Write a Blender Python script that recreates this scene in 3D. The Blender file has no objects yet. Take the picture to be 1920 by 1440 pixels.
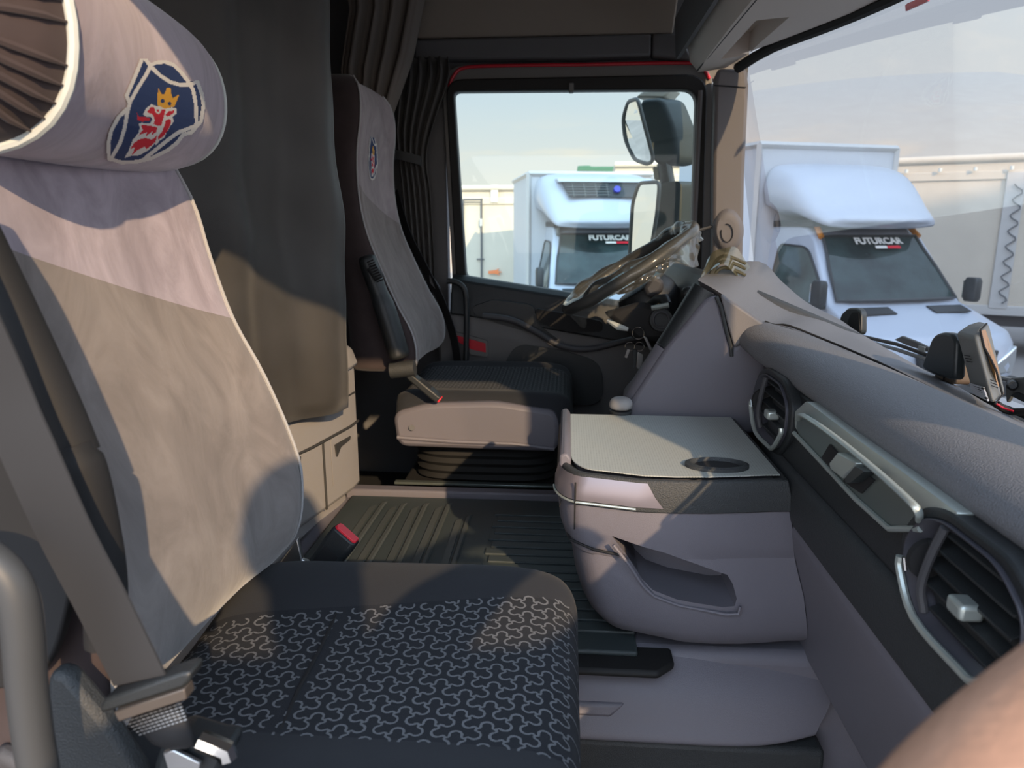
import bpy, bmesh, math, random
from mathutils import Vector, Matrix
from mathutils.bvhtree import BVHTree
R = math.radians
random.seed(7)
C = bpy.context.scene.collection
scn = bpy.context.scene

# ------------------------------------------------------------------ camera
F, PITCH, YAW = 1331.0, R(12.5), R(4.4)
CAM = Vector((0, 0, 0.95))
cd = bpy.data.cameras.new('camera'); cam = bpy.data.objects.new('camera', cd); C.objects.link(cam)
cam.location = CAM; cam.rotation_euler = (R(90) - PITCH, 0, YAW)
cd.sensor_width = 36; cd.lens = F / 1920 * 36; cd.clip_start = 0.02; cd.clip_end = 500
cd.dof.use_dof = True; cd.dof.focus_distance = 1.15; cd.dof.aperture_fstop = 7.5
scn.camera = cam
# ------------------------------------------------------------------ world, sun, exposure
scn.view_settings.view_transform = 'Standard'; scn.view_settings.look = 'None'
scn.view_settings.exposure = 0.6; scn.view_settings.gamma = 1.0
SKY_STRENGTH, SUNSIDE, SUN_ENERGY = 0.76, 3.8, 3.3
SUN_TO = Vector((0.42, -0.84, 0.42)).normalized()      # towards the low evening sun
ld = bpy.data.lights.new('sun', 'SUN'); sun = bpy.data.objects.new('sun', ld); C.objects.link(sun)
ld.energy = SUN_ENERGY; ld.color = (1.0, 0.71, 0.42); ld.angle = R(0.7)
sun.rotation_euler = SUN_TO.to_track_quat('Z', 'Y').to_euler()
w = bpy.data.worlds.new('sky'); scn.world = w; w.use_nodes = True
nt = w.node_tree; N = nt.nodes; K = nt.links
for n in list(N): N.remove(n)
out = N.new('ShaderNodeOutputWorld'); bg = N.new('ShaderNodeBackground'); tc = N.new('ShaderNodeTexCoord')
sep = N.new('ShaderNodeSeparateXYZ'); K.new(tc.outputs['Generated'], sep.inputs[0])
ramp = N.new('ShaderNodeValToRGB'); K.new(sep.outputs['Z'], ramp.inputs[0])
cr = ramp.color_ramp; cr.elements[0].position = 0.0; cr.elements[0].color = (0.84, 0.73, 0.64, 1)
cr.elements[1].position = 1.0; cr.elements[1].color = (0.62, 0.80, 1.05, 1)
for p, c in ((0.06, (0.83, 0.76, 0.72)), (0.16, (0.66, 0.69, 0.76)), (0.35, (0.54, 0.65, 0.78)), (0.6, (0.6, 0.74, 0.95))):
    e = cr.elements.new(p); e.color = (*c, 1)
mp = N.new('ShaderNodeMapping'); mp.inputs['Scale'].default_value = (5, 5, 26); K.new(tc.outputs['Generated'], mp.inputs[0])
nz = N.new('ShaderNodeTexNoise'); nz.inputs['Scale'].default_value = 1.7; nz.inputs['Detail'].default_value = 7
K.new(mp.outputs[0], nz.inputs['Vector'])
cl = N.new('ShaderNodeValToRGB'); K.new(nz.outputs['Fac'], cl.inputs[0])
cl.color_ramp.elements[0].position = 0.52; cl.color_ramp.elements[1].position = 0.68
band = N.new('ShaderNodeValToRGB'); K.new(sep.outputs['Z'], band.inputs[0])
bc = band.color_ramp; bc.elements[0].position = 0.05; bc.elements[0].color = (.8, .8, .8, 1)
bc.elements[1].position = 0.15; bc.elements[1].color = (0, 0, 0, 1)
mul = N.new('ShaderNodeMath'); mul.operation = 'MULTIPLY'; K.new(cl.outputs[0], mul.inputs[0]); K.new(band.outputs[0], mul.inputs[1])
mx = N.new('ShaderNodeMixRGB'); K.new(mul.outputs[0], mx.inputs[0]); K.new(ramp.outputs[0], mx.inputs[1])
mx.inputs[2].default_value = (1.0, 0.82, 0.68, 1)
K.new(mx.outputs[0], bg.inputs[0])
# the half of the sky around the low sun (behind the photographer) is far brighter
dp_ = N.new('ShaderNodeVectorMath'); dp_.operation = 'DOT_PRODUCT'; K.new(tc.outputs['Generated'], dp_.inputs[0]); dp_.inputs[1].default_value = (0.3, -0.9, 0.3)
mr_ = N.new('ShaderNodeMapRange'); mr_.interpolation_type = 'SMOOTHSTEP'; K.new(dp_.outputs['Value'], mr_.inputs['Value'])
mr_.inputs['From Min'].default_value = -0.15; mr_.inputs['From Max'].default_value = 0.8; mr_.inputs['To Min'].default_value = SKY_STRENGTH; mr_.inputs['To Max'].default_value = SKY_STRENGTH*SUNSIDE
K.new(mr_.outputs[0], bg.inputs[1]); K.new(bg.outputs[0], out.inputs[0])
scn.cycles.max_bounces = 10; scn.cycles.diffuse_bounces = 6; scn.cycles.transparent_max_bounces = 24

# ------------------------------------------------------------------ photograph pixel -> point on a plane
def ray(u, v):
    a, b = (u - 960) / F, -(v - 720) / F
    cs, ss, cp, sp = math.cos(YAW), math.sin(YAW), math.cos(PITCH), math.sin(PITCH)
    return Vector((-ss*cp, cs*cp, -sp)) + a*Vector((cs, ss, 0)) + b*Vector((-ss*sp, cs*sp, cp))
def atX(u, v, x): r = ray(u, v); return CAM + r*(x / r.x)
def atY(u, v, y): r = ray(u, v); return CAM + r*(y / r.y)
def atZ(u, v, z): r = ray(u, v); return CAM + r*((z - CAM.z) / r.z)
def V(*a): return Vector(a)

# ------------------------------------------------------------------ materials
def mat(name, col, rough=0.6, metal=0.0, bump=0.0, bscale=300.0, var=0.0, vscale=6.0, spec=0.5, sheen=0.0, coat=0.0, emit=None):
    m = bpy.data.materials.new(name); m.use_nodes = True
    n = m.node_tree.nodes; l = m.node_tree.links; b = n['Principled BSDF']
    b.inputs['Base Color'].default_value = (*col, 1); b.inputs['Roughness'].default_value = rough
    b.inputs['Metallic'].default_value = metal; b.inputs['Specular IOR Level'].default_value = spec
    if sheen:
        b.inputs['Sheen Weight'].default_value = sheen; b.inputs['Sheen Roughness'].default_value = 0.45
    if coat: b.inputs['Coat Weight'].default_value = coat
    t = n.new('ShaderNodeTexCoord')
    if var:
        x = n.new('ShaderNodeTexNoise'); x.inputs['Scale'].default_value = vscale; x.inputs['Detail'].default_value = 6
        l.new(t.outputs['Object'], x.inputs['Vector'])
        r = n.new('ShaderNodeValToRGB'); l.new(x.outputs['Fac'], r.inputs[0])
        r.color_ramp.elements[0].position = .3; r.color_ramp.elements[1].position = .7
        r.color_ramp.elements[0].color = (*[c*(1-var) for c in col], 1)
        r.color_ramp.elements[1].color = (*[min(1, c*(1+var)) for c in col], 1)
        l.new(r.outputs[0], b.inputs['Base Color'])
    if bump:
        x = n.new('ShaderNodeTexNoise'); x.inputs['Scale'].default_value = bscale; x.inputs['Detail'].default_value = 3
        l.new(t.outputs['Object'], x.inputs['Vector'])
        bp = n.new('ShaderNodeBump'); bp.inputs['Strength'].default_value = bump; bp.inputs['Distance'].default_value = 0.002
        l.new(x.outputs['Fac'], bp.inputs['Height']); l.new(bp.outputs[0], b.inputs['Normal'])
    if emit:
        b.inputs['Emission Color'].default_value = (*emit[0], 1); b.inputs['Emission Strength'].default_value = emit[1]
    return m
def glassmat(name, tint, refl=1.0, rough=0.0, ior=1.45, body=0.0, bodycol=(.5, .5, .5)):
    m = bpy.data.materials.new(name); m.use_nodes = True
    n = m.node_tree.nodes; l = m.node_tree.links; n.remove(n['Principled BSDF'])
    o = n['Material Output']; tr = n.new('ShaderNodeBsdfTransparent'); tr.inputs[0].default_value = (*tint, 1)
    gl = n.new('ShaderNodeBsdfGlossy'); gl.inputs['Roughness'].default_value = rough
    fr = n.new('ShaderNodeFresnel'); fr.inputs[0].default_value = ior
    mm = n.new('ShaderNodeMath'); mm.operation = 'MULTIPLY'; mm.inputs[1].default_value = refl; l.new(fr.outputs[0], mm.inputs[0])
    mix = n.new('ShaderNodeMixShader'); l.new(mm.outputs[0], mix.inputs[0]); l.new(tr.outputs[0], mix.inputs[1]); l.new(gl.outputs[0], mix.inputs[2])
    last = mix
    if body:
        df = n.new('ShaderNodeBsdfDiffuse'); df.inputs[0].default_value = (*bodycol, 1)
        m2 = n.new('ShaderNodeMixShader'); m2.inputs[0].default_value = body
        l.new(mix.outputs[0], m2.inputs[1]); l.new(df.outputs[0], m2.inputs[2]); last = m2
    l.new(last.outputs[0], o.inputs[0])
    return m
def velour(name, top, low, a, b, c=0.0):
    """soft plush; below the slanted seam (object z < a + b*y + c*x) the darker cloth."""
    m = mat(name, top, .95, 0, sheen=.35, spec=.15)
    n = m.node_tree.nodes; l = m.node_tree.links; p = n['Principled BSDF']
    t = n.new('ShaderNodeTexCoord'); s = n.new('ShaderNodeSeparateXYZ'); l.new(t.outputs['Object'], s.inputs[0])
    k = n.new('ShaderNodeMath'); k.operation = 'MULTIPLY_ADD'; k.inputs[1].default_value = -b; l.new(s.outputs['Y'], k.inputs[0]); l.new(s.outputs['Z'], k.inputs[2])
    g = n.new('ShaderNodeMath'); g.operation = 'GREATER_THAN'; g.inputs[1].default_value = a; l.new(k.outputs[0], g.inputs[0])
    mixc = n.new('ShaderNodeMixRGB'); l.new(g.outputs[0], mixc.inputs[0]); mixc.inputs[1].default_value = (*low, 1); mixc.inputs[2].default_value = (*top, 1)
    mpn = n.new('ShaderNodeMapping'); mpn.inputs['Scale'].default_value = (5, 8, 4.5); mpn.inputs['Rotation'].default_value = (.5, 0, 0); l.new(t.outputs['Object'], mpn.inputs[0])
    x = n.new('ShaderNodeTexNoise'); x.inputs['Scale'].default_value = 1.6; x.inputs['Detail'].default_value = 9; x.inputs['Distortion'].default_value = 1.1; x.inputs['Roughness'].default_value = .62
    l.new(mpn.outputs[0], x.inputs['Vector'])
    r = n.new('ShaderNodeValToRGB'); l.new(x.outputs['Fac'], r.inputs[0])
    r.color_ramp.elements[0].position = .32; r.color_ramp.elements[1].position = .68
    r.color_ramp.elements[0].color = (.74, .73, .73, 1); r.color_ramp.elements[1].color = (1.2, 1.2, 1.2, 1)
    mu = n.new('ShaderNodeMixRGB'); mu.blend_type = 'MULTIPLY'; mu.inputs[0].default_value = 1
    l.new(mixc.outputs[0], mu.inputs[1]); l.new(r.outputs[0], mu.inputs[2]); l.new(mu.outputs[0], p.inputs['Base Color'])
    bp = n.new('ShaderNodeBump'); bp.inputs['Strength'].default_value = .3; bp.inputs['Distance'].default_value = .005
    # long soft creases fanning through the lower cloth
    wv = n.new('ShaderNodeTexWave'); wv.inputs['Scale'].default_value = 5.0; wv.inputs['Distortion'].default_value = 14; wv.inputs['Detail'].default_value = 3; wv.inputs['Detail Scale'].default_value = .7
    m3 = n.new('ShaderNodeMapping'); m3.inputs['Rotation'].default_value = (-.75, 0, 0); m3.inputs['Scale'].default_value = (1, 1.6, .8); l.new(t.outputs['Object'], m3.inputs[0]); l.new(m3.outputs[0], wv.inputs['Vector'])
    ad = n.new('ShaderNodeMath'); ad.operation = 'MULTIPLY_ADD'; ad.inputs[1].default_value = .55; l.new(wv.outputs['Fac'], ad.inputs[0]); l.new(x.outputs['Fac'], ad.inputs[2])
    l.new(ad.outputs[0], bp.inputs['Height']); l.new(bp.outputs[0], p.inputs['Normal'])
    return m

M = {}
M['grey'] = mat('grey_plastic', (.150, .142, .165), .5, bump=.25, bscale=900, var=.04, vscale=3)
M['grey_dk'] = mat('dark_grey_plastic', (.06, .06, .066), .55, bump=.2, bscale=900)
M['black'] = mat('black_plastic', (.021, .024, .026), .42, bump=.3, bscale=700)
M['blackmatte'] = mat('black_matte', (.012, .012, .013), .75)
M['pad'] = mat('dash_pad', (.15, .153, .165), .55, bump=.6, bscale=520, var=.12, vscale=500)
M['padstrip'] = mat('dash_strip', (.16, .165, .18), .6, bump=.5, bscale=520)
M['softblack'] = mat('soft_black', (.034, .037, .039), .55, bump=.6, bscale=520)
M['satin'] = mat('satin_silver', (.50, .55, .52), .36, .6)
M['satindk'] = mat('satin_dark', (.17, .20, .19), .3, .6)
M['chrome'] = mat('chrome', (.8, .82, .82), .12, 1)
M['steel'] = mat('steel', (.5, .5, .5), .3, .9)
M['beige'] = mat('headliner', (.62, .55, .49), .85, bump=.3, bscale=600)
M['brownfab'] = mat('roof_fabric', (.32, .28, .24), .95, bump=.3, bscale=700)
M['header'] = mat('header_trim', (.12, .12, .125), .6, bump=.2, bscale=800)
M['pillar'] = mat('pillar_trim', (.15, .142, .145), .6, bump=.2, bscale=900)
M['frame'] = mat('frame_trim', (.14, .137, .133), .5)
M['rubber'] = mat('rubber', (.011, .011, .011), .7)
M['lilacgrey'] = mat('vent_ring', (.05, .05, .062), .4)
M['doorgrey'] = mat('door_panel_grey', (.14, .135, .135), .55, bump=.2, bscale=900)
M['red'] = mat('red_paint', (.55, .012, .03), .3)
M['curtain'] = mat('curtain_black', (.046, .043, .040), .5, bump=.25, bscale=1200, var=.15, vscale=9, sheen=.15)
M['curtainb'] = mat('curtain_brown', (.19, .165, .145), .8, bump=.25, bscale=1200)
M['velside'] = mat('velour_side', (.05, .036, .037), .95, sheen=.2, var=.15, vscale=20)
M['pipe'] = mat('piping_white', (.62, .66, .64), .7)
M['pipegrey'] = mat('piping_grey', (.40, .40, .41), .8)
M['belt'] = mat('belt_webbing', (.032, .032, .034), .5)
M['beltblack'] = mat('belt_black', (.02, .02, .022), .6)
M['cush'] = mat('cushion_cloth', (.008, .010, .015), .9, bump=.5, bscale=1300, sheen=.03)
M['bolster'] = mat('cushion_bolster', (.013, .015, .020), .85, bump=.4, bscale=1500, sheen=.06)
M['thread'] = mat('pattern_thread', (.135, .14, .15), .8)
M['mat'] = mat('floor_rubber', (.040, .052, .054), .5, bump=.3, bscale=900)
M['matbar'] = mat('floor_rubber_rib', (.06, .07, .069), .45, bump=.2, bscale=900)
M['floor'] = mat('cab_floor', (.012, .013, .014), .7)
M['bunk'] = mat('bunk_panel', (.30, .285, .275), .6, bump=.3, bscale=800)
M['bunkdk'] = mat('bunk_shadow_gap', (.03, .03, .03), .8)
M['bunkfab'] = mat('bunk_fabric', (.33, .32, .30), .9, bump=.3, bscale=800)
M['navy'] = mat('navy_thread', (.016, .04, .13), .85, bump=.4, bscale=1500)
M['white'] = mat('white_thread', (.72, .70, .66), .85)
M['redth'] = mat('red_thread', (.62, .015, .035), .8)
M['gold'] = mat('gold_thread', (.72, .36, .03), .7)
M['buckred'] = mat('buckle_red', (.75, .03, .05), .35)
M['skin'] = mat('skin', (.38, .205, .13), .55, bump=.3, bscale=160, var=.12, vscale=22)
M['vanwhite'] = mat('van_paint', (.44, .48, .56), .3, coat=.4)
M['boxwhite'] = mat('box_panel', (.50, .52, .56), .5)
M['boxedge'] = mat('box_edge', (.48, .47, .46), .45)
M['trailer'] = mat('trailer_side', (.56, .50, .42), .6, var=.05, vscale=1.5)
M['trailerdk'] = mat('trailer_dark', (.10, .10, .11), .6)
M['vanglass'] = mat('van_glass', (.055, .085, .085), .04, spec=.9, var=.5, vscale=2.2)
M['vandark'] = mat('van_trim', (.03, .032, .035), .5)
M['seatdark'] = mat('van_seat', (.03, .035, .045), .8)
M['amber'] = mat('amber', (.6, .22, .03), .3)
M['green'] = mat('green_paint', (.02, .13, .07), .5)
M['blue'] = mat('blue_badge', (.06, .06, .45), .4)
M['orange'] = mat('orange_mark', (.75, .22, .08), .6)
M['ground'] = mat('asphalt', (.28, .26, .25), .9, var=.15, vscale=.5)
M['building'] = mat('building_wall', (.35, .33, .31), .9)
M['mirror'] = mat('mirror_glass', (.85, .88, .88), .02, 1)
M['devgrey'] = mat('device_grey', (.15, .155, .15), .45, bump=.1, bscale=900)
M['devdark'] = mat('device_dark', (.028, .034, .036), .4)
M['orangeglass'] = mat('amber_panel', (.30, .16, .06), .2)
M['paper'] = mat('label_paper', (.42, .43, .46), .6)
M['glassd'] = glassmat('door_glass', (.91, .985, .97), .4)
M['glassw'] = glassmat('windscreen_glass', (.95, .96, .97), .4)
M['film'] = glassmat('plastic_film', (.95, .95, .94), 1.0, .12, 1.5, .07, (.75, .78, .74))

# ------------------------------------------------------------------ mesh helpers
def link(o, parent=None):
    C.objects.link(o)
    if parent is not None: o.parent = parent
    return o
def obj(name, bm, m=None, parent=None, smooth=True, bevel=0.0, subsurf=0, angle=40, seg=2):
    bmesh.ops.recalc_face_normals(bm, faces=bm.faces)
    me = bpy.data.meshes.new(name); bm.to_mesh(me); bm.free()
    for x in (m if isinstance(m, (list, tuple)) else [m]):
        me.materials.append(x)
    o = bpy.data.objects.new(name, me); link(o, parent)
    if bevel:
        b = o.modifiers.new('b', 'BEVEL'); b.width = bevel; b.segments = seg; b.limit_method = 'ANGLE'; b.angle_limit = R(30)
    if subsurf:
        s = o.modifiers.new('s', 'SUBSURF'); s.levels = subsurf; s.render_levels = subsurf
    if smooth:
        for p in me.polygons: p.use_smooth = True
        if not subsurf:
            try: me.set_sharp_from_angle(angle=R(angle))
            except Exception: pass
    return o
def empty(name, loc=(0, 0, 0), rz=0.0):
    o = bpy.data.objects.new(name, None); o.location = loc; o.rotation_euler = (0, 0, rz); o.empty_display_size = .05
    return link(o)
def tag(o, label=None, cat=None, group=None, kind=None):
    if label: o['label'] = label
    if cat: o['category'] = cat
    if group: o['group'] = group
    if kind: o['kind'] = kind
    return o
def thing(name, label, cat, loc=(0, 0, 0), rz=0.0, group=None):
    return tag(empty(name, loc, rz), label, cat, group, 'thing')
def struct(o, label=None, cat=None):
    return tag(o, label, cat, None, 'structure')
def box(bm, x0, x1, y0, y1, z0, z1):
    vs = [bm.verts.new((x, y, z)) for x in (x0, x1) for y in (y0, y1) for z in (z0, z1)]
    for f in ((0, 1, 3, 2), (4, 6, 7, 5), (0, 4, 5, 1), (2, 3, 7, 6), (0, 2, 6, 4), (1, 5, 7, 3)):
        bm.faces.new([vs[i] for i in f])
    return vs
def boxes(*bs):
    bm = bmesh.new()
    for b in bs: box(bm, *b)
    return bm
def prism(pts, ext, bm=None):
    """closed outline (3D points) pushed along ext."""
    bm = bm or bmesh.new(); e = Vector(ext)
    a = [bm.verts.new(p) for p in pts]; b = [bm.verts.new(Vector(p) + e) for p in pts]
    bm.faces.new(a); bm.faces.new(list(reversed(b))); n = len(pts)
    for i in range(n): bm.faces.new((a[i], b[i], b[(i+1) % n], a[(i+1) % n]))
    return bm
def ringprism(outer, inner, ext, bm=None):
    bm = bm or bmesh.new(); e = Vector(ext); n = len(outer)
    A = [bm.verts.new(p) for p in outer]; B = [bm.verts.new(p) for p in inner]
    A2 = [bm.verts.new(Vector(p)+e) for p in outer]; B2 = [bm.verts.new(Vector(p)+e) for p in inner]
    for i in range(n):
        j = (i+1) % n
        for q in ((A[i], A[j], B[j], B[i]), (A2[j], A2[i], B2[i], B2[j]), (A[j], A[i], A2[i], A2[j]), (B[i], B[j], B2[j], B2[i])):
            bm.faces.new(q)
    return bm
def loft(rings, caps=True, closed=True, bm=None, mi=None):
    bm = bm or bmesh.new(); n = len(rings[0])
    vs = [[bm.verts.new(p) for p in r] for r in rings]
    for a in range(len(vs)-1):
        for i in range(n if closed else n-1):
            j = (i+1) % n
            f = bm.faces.new((vs[a][i], vs[a][j], vs[a+1][j], vs[a+1][i]))
            if mi: f.material_index = mi(a, i)
    if caps and closed:
        bm.faces.new(list(reversed(vs[0]))); bm.faces.new(vs[-1])
    return bm
def tube(pts, r, seg=10, bm=None, caps=True, closed=False, flat=1.0):
    """round bar along pts; r a number or one per point."""
    bm = bm or bmesh.new(); pts = [Vector(p) for p in pts]; n = len(pts)
    rs = r if isinstance(r, (list, tuple)) else [r]*n
    prev = None; rings = []
    for i, p in enumerate(pts):
        if closed: d = pts[(i+1) % n] - pts[i-1]
        else: d = pts[min(i+1, n-1)] - pts[max(i-1, 0)]
        d.normalize()
        if prev is None:
            up = Vector((0, 0, 1)) if abs(d.z) < .9 else Vector((1, 0, 0))
            u = d.cross(up).normalized()
        else:
            u = (prev - d*prev.dot(d)).normalized()
        prev = u; v = d.cross(u)
        rings.append([p + rs[i]*(math.cos(t)*u + flat*math.sin(t)*v) for t in [2*math.pi*k/seg for k in range(seg)]])
    if closed: rings.append(rings[0])
    loft(rings, caps and not closed, True, bm)
    if closed: bmesh.ops.remove_doubles(bm, verts=bm.verts, dist=1e-6)
    return bm
def smoothline(pts, k=6):
    """Catmull-Rom through pts."""
    P = [Vector(p) for p in pts]; P = [2*P[0]-P[1]] + P + [2*P[-1]-P[-2]]; out_ = []
    for i in range(1, len(P)-2):
        for j in range(k):
            t = j/k; a, b, c, d = P[i-1], P[i], P[i+1], P[i+2]
            out_.append(.5*((2*b) + (-a+c)*t + (2*a-5*b+4*c-d)*t*t + (-a+3*b-3*c+d)*t**3))
    out_.append(P[-2]); return out_
def ribbon(pts, wdir, width, thick, bm=None):
    bm = bm or bmesh.new(); pts = [Vector(p) for p in pts]; rings = []
    for i, p in enumerate(pts):
        d = (pts[min(i+1, len(pts)-1)] - pts[max(i-1, 0)]).normalized()
        wv = Vector(wdir[i] if isinstance(wdir, list) else wdir); wv = (wv - d*wv.dot(d)).normalized(); nrm = d.cross(wv)
        rings.append([p + wv*width/2 + nrm*thick/2, p - wv*width/2 + nrm*thick/2, p - wv*width/2 - nrm*thick/2, p + wv*width/2 - nrm*thick/2])
    return loft(rings, True, True, bm)
def superring(cx, cy, cz, a, b, n=4, seg=32, fn=None):
    r = []
    for k in range(seg):
        t = 2*math.pi*k/seg; c, s = math.cos(t), math.sin(t)
        x = a*math.copysign(abs(c)**(2/n), c); y = b*math.copysign(abs(s)**(2/n), s)
        r.append(Vector((cx+x, cy+y, cz)))
    return r
def lerp_table(tab, t):
    if t <= tab[0][0]: return tab[0][1:]
    for a, b in zip(tab, tab[1:]):
        if t <= b[0]:
            k = (t-a[0])/(b[0]-a[0]); return tuple(x+(y-x)*k for x, y in zip(a[1:], b[1:]))
    return tab[-1][1:]
def smooth_table(tab, t):
    """cubic (Catmull-Rom) table lookup."""
    if t <= tab[0][0]: return tab[0][1:]
    if t >= tab[-1][0]: return tab[-1][1:]
    for i in range(len(tab)-1):
        if t <= tab[i+1][0]:
            a, b = tab[i], tab[i+1]; p = tab[i-1] if i else a; q = tab[i+2] if i+2 < len(tab) else b
            h = b[0]-a[0]; k = (t-a[0])/h; o = []
            for x in range(1, len(a)):
                m0 = (b[x]-p[x])/(b[0]-p[0]) if b[0] != p[0] else 0; m1 = (q[x]-a[x])/(q[0]-a[0]) if q[0] != a[0] else 0
                o.append((2*k**3-3*k*k+1)*a[x] + (k**3-2*k*k+k)*h*m0 + (-2*k**3+3*k*k)*b[x] + (k**3-k*k)*h*m1)
            return tuple(o)
def cut(o, cutter):
    """carve the cutter's solid out of o, then throw the cutter away."""
    md = o.modifiers.new('c', 'BOOLEAN'); md.operation = 'DIFFERENCE'; md.solver = 'EXACT'; md.object = cutter
    dg = bpy.context.evaluated_depsgraph_get(); dg.update()
    me = bpy.data.meshes.new_from_object(o.evaluated_get(dg)); o.modifiers.remove(md)
    for x in list(o.modifiers): o.modifiers.remove(x)
    o.data = me; bpy.data.objects.remove(cutter)
    for p in me.polygons: p.use_smooth = True
    me.set_sharp_from_angle(angle=R(35))
def text(name, s, m, parent, loc, rot, size, ext=.002, bold=.0, align='LEFT'):
    c = bpy.data.curves.new(name, 'FONT'); c.body = s; c.size = size; c.extrude = ext; c.offset = bold; c.align_x = align
    c.materials.append(m); o = bpy.data.objects.new(name, c); C.objects.link(o); bpy.context.view_layer.update()
    me = bpy.data.meshes.new_from_object(o.evaluated_get(bpy.context.evaluated_depsgraph_get())); bpy.data.objects.remove(o); bpy.data.curves.remove(c)
    o = bpy.data.objects.new(name, me); link(o, parent); o.location = loc; o.rotation_euler = rot
    return o

# ================================================================== CAB SHELL
GROUND = -1.38
YL = 2.60                                              # inner face of the driver's side
def rounded(pts, rad, k=5):
    """round the corners of a closed outline."""
    o = []; n = len(pts)
    for i in range(n):
        p, a, b = Vector(pts[i]), Vector(pts[i-1]), Vector(pts[(i+1) % n])
        r = rad[i] if isinstance(rad, (list, tuple)) else rad
        da, db = (a-p), (b-p); r1 = min(r, da.length*.45, db.length*.45)
        s, e = p + da.normalized()*r1, p + db.normalized()*r1
        for j in range(k+1):
            t = j/k; o.append((1-t)**2*s + 2*t*(1-t)*p + t*t*e)
    return o
win = [atY(u, v, YL) for u, v in ((851, 172), (1306, 168), (1291, 600), (1180, 568), (1060, 549), (874, 519))]
# driver's side wall: header band, rear post, front post, lower skin around the window
bm = boxes((-1.7, .60, YL+.03, YL+.09, 1.44, 2.0), (-1.7, -.44, YL+.03, YL+.09, -.25, 1.44), (.50, .58, YL+.03, YL+.09, -.25, 1.44), (-.44, .50, YL+.05, YL+.09, -.25, .62))
struct(obj('wall_left', bm, M['header'], bevel=.004), 'dark outer wall of the cab on the driver side around the window', 'wall')
bm = boxes((-1.7, -.66, .22, .28, -.25, 2.0), (-.66, .72, .22, .28, 1.42, 2.0), (.72, .95, .22, .28, -.25, 2.0))
struct(obj('wall_right', bm, M['header'], bevel=.004), 'cab wall with the open passenger doorway beside the near seat', 'wall')
bm = boxes((-1.76, -1.7, .22, 2.69, -.25, 2.0)); struct(obj('wall_back', bm, M['curtainb']), 'brown back wall of the cab behind the bunk', 'wall')
bm = boxes((-1.7, .95, .28, YL+.03, 1.95, 2.0)); struct(obj('ceiling', bm, M['beige']), 'beige cab ceiling above the seats', 'ceiling')
bm = boxes((-1.7, .95, .22, 2.69, -.06, 0.0))
struct(obj('floor', bm, M['floor']), 'black cab floor under the seats', 'floor')
# upper side panels on the driver's side
bm = prism([atY(u, v, YL-.02) for u, v in ((775, -60), (1280, -60), (1262, 62), (782, 72))], (0, .05, 0))
struct(obj('trim_1', bm, M['brownfab'], bevel=.006), 'brown fabric side panel above the driver window', 'trim')
bm = prism([atY(u, v, YL-.035) for u, v in ((776, 73), (1222, 63), (1221, 104), (1090, 108), (776, 112))], (0, .065, 0))
prism([atY(u, v, YL-.035) for u, v in ((1224, 63), (1275, 62), (1300, 112), (1223, 104))], (0, .065, 0), bm)
struct(obj('trim_2', bm, M['header'], bevel=.008), 'dark plastic band between side panel and driver window', 'trim')
# door frame round the driver's window, red seal line, glass
outer = rounded([atY(u, v, YL) for u, v in ((826, 120), (1338, 112), (1338, 640), (1180, 640), (1060, 640), (850, 560))], [.09, .09, .02, .02, .02, .02])
inner = rounded(win, [.02, .05, .02, .02, .02, .02])
fr = struct(obj('window_1', ringprism(outer, inner, (0, .045, 0)), M['frame'], bevel=.006), 'dark frame of the driver door window with a red seal line', 'window')
io = rounded([atY(u, v, YL-.001) for u, v in ((836, 150), (1326, 140), (1312, 620), (1180, 600), (1060, 575), (858, 545))], [.06, .07, .02, .02, .02, .02])
ii = rounded([p + Vector((0, -.001, 0)) for p in win], [.02, .05, .02, .02, .02, .02])
obj('window_seal', ringprism(io, ii, (0, -.014, 0)), M['rubber'], fr, bevel=.005)
ln = smoothline([atY(u, v, YL-.004) for u, v in ((842, 163), (851, 142), (872, 127), (950, 123), (1100, 121), (1290, 118), (1316, 126), (1331, 148))], 5)
obj('red_line', tube(ln, .006, 8), M['red'], fr)
obj('latch', boxes((-.005, .012, YL-.03, YL, 1.395, 1.425)), M['frame'], fr, bevel=.003)
obj('glass', prism([p + Vector((0, .03, 0)) for p in rounded([atY(u, v, YL) for u, v in ((845, 165), (1312, 160), (1296, 610), (1180, 575), (1060, 556), (868, 528))], .02)], (0, .004, 0)), M['glassd'], fr, smooth=False)
obj('run_channel', tube([atY(1313, 170, YL-.012), atY(1303, 400, YL-.012), atY(1293, 600, YL-.012)], .009, 8), M['pillar'], fr)
# A-pillar trim
pil = struct(obj('trim_3', prism([atY(u, v, 2.47) for u, v in ((1341, 152), (1345, 128), (1400, 128), (1404, 160), (1396, 330), (1390, 640), (1334, 640), (1337, 300))], (.01, .10, 0)), M['pillar'], bevel=.012), 'grey pillar trim between driver window and windscreen', 'trim')
obj('seam', tube([atY(1339, 160, 2.468), atY(1398, 164, 2.468)], .002, 6), M['blackmatte'], pil)
pc = bmesh.new()
loft([[atY(1365+26*math.cos(t)*k, 432+38*math.sin(t)*k, 2.47-d) for t in [2*math.pi*i/28 for i in range(28)]] for k, d in ((1.15, -.01), (1.0, .012), (.8, .02), (.5, .02))], True, True, pc)
obj('speaker_bulge', pc, M['pillar'], pil)
obj('cap_ring', tube([atY(1363+11*math.cos(t), 437+17*math.sin(t), 2.446) for t in [R(200)-i*R(300)/20 for i in range(21)]], .0018, 6), M['blackmatte'], pil)
tb = tube([atY(1300, 435, 2.49), atY(1318, 430, 2.48), atY(1338, 424, 2.49)], .012, 8, flat=.4)
obj('strap', tb, M['frame'], pil)
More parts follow.
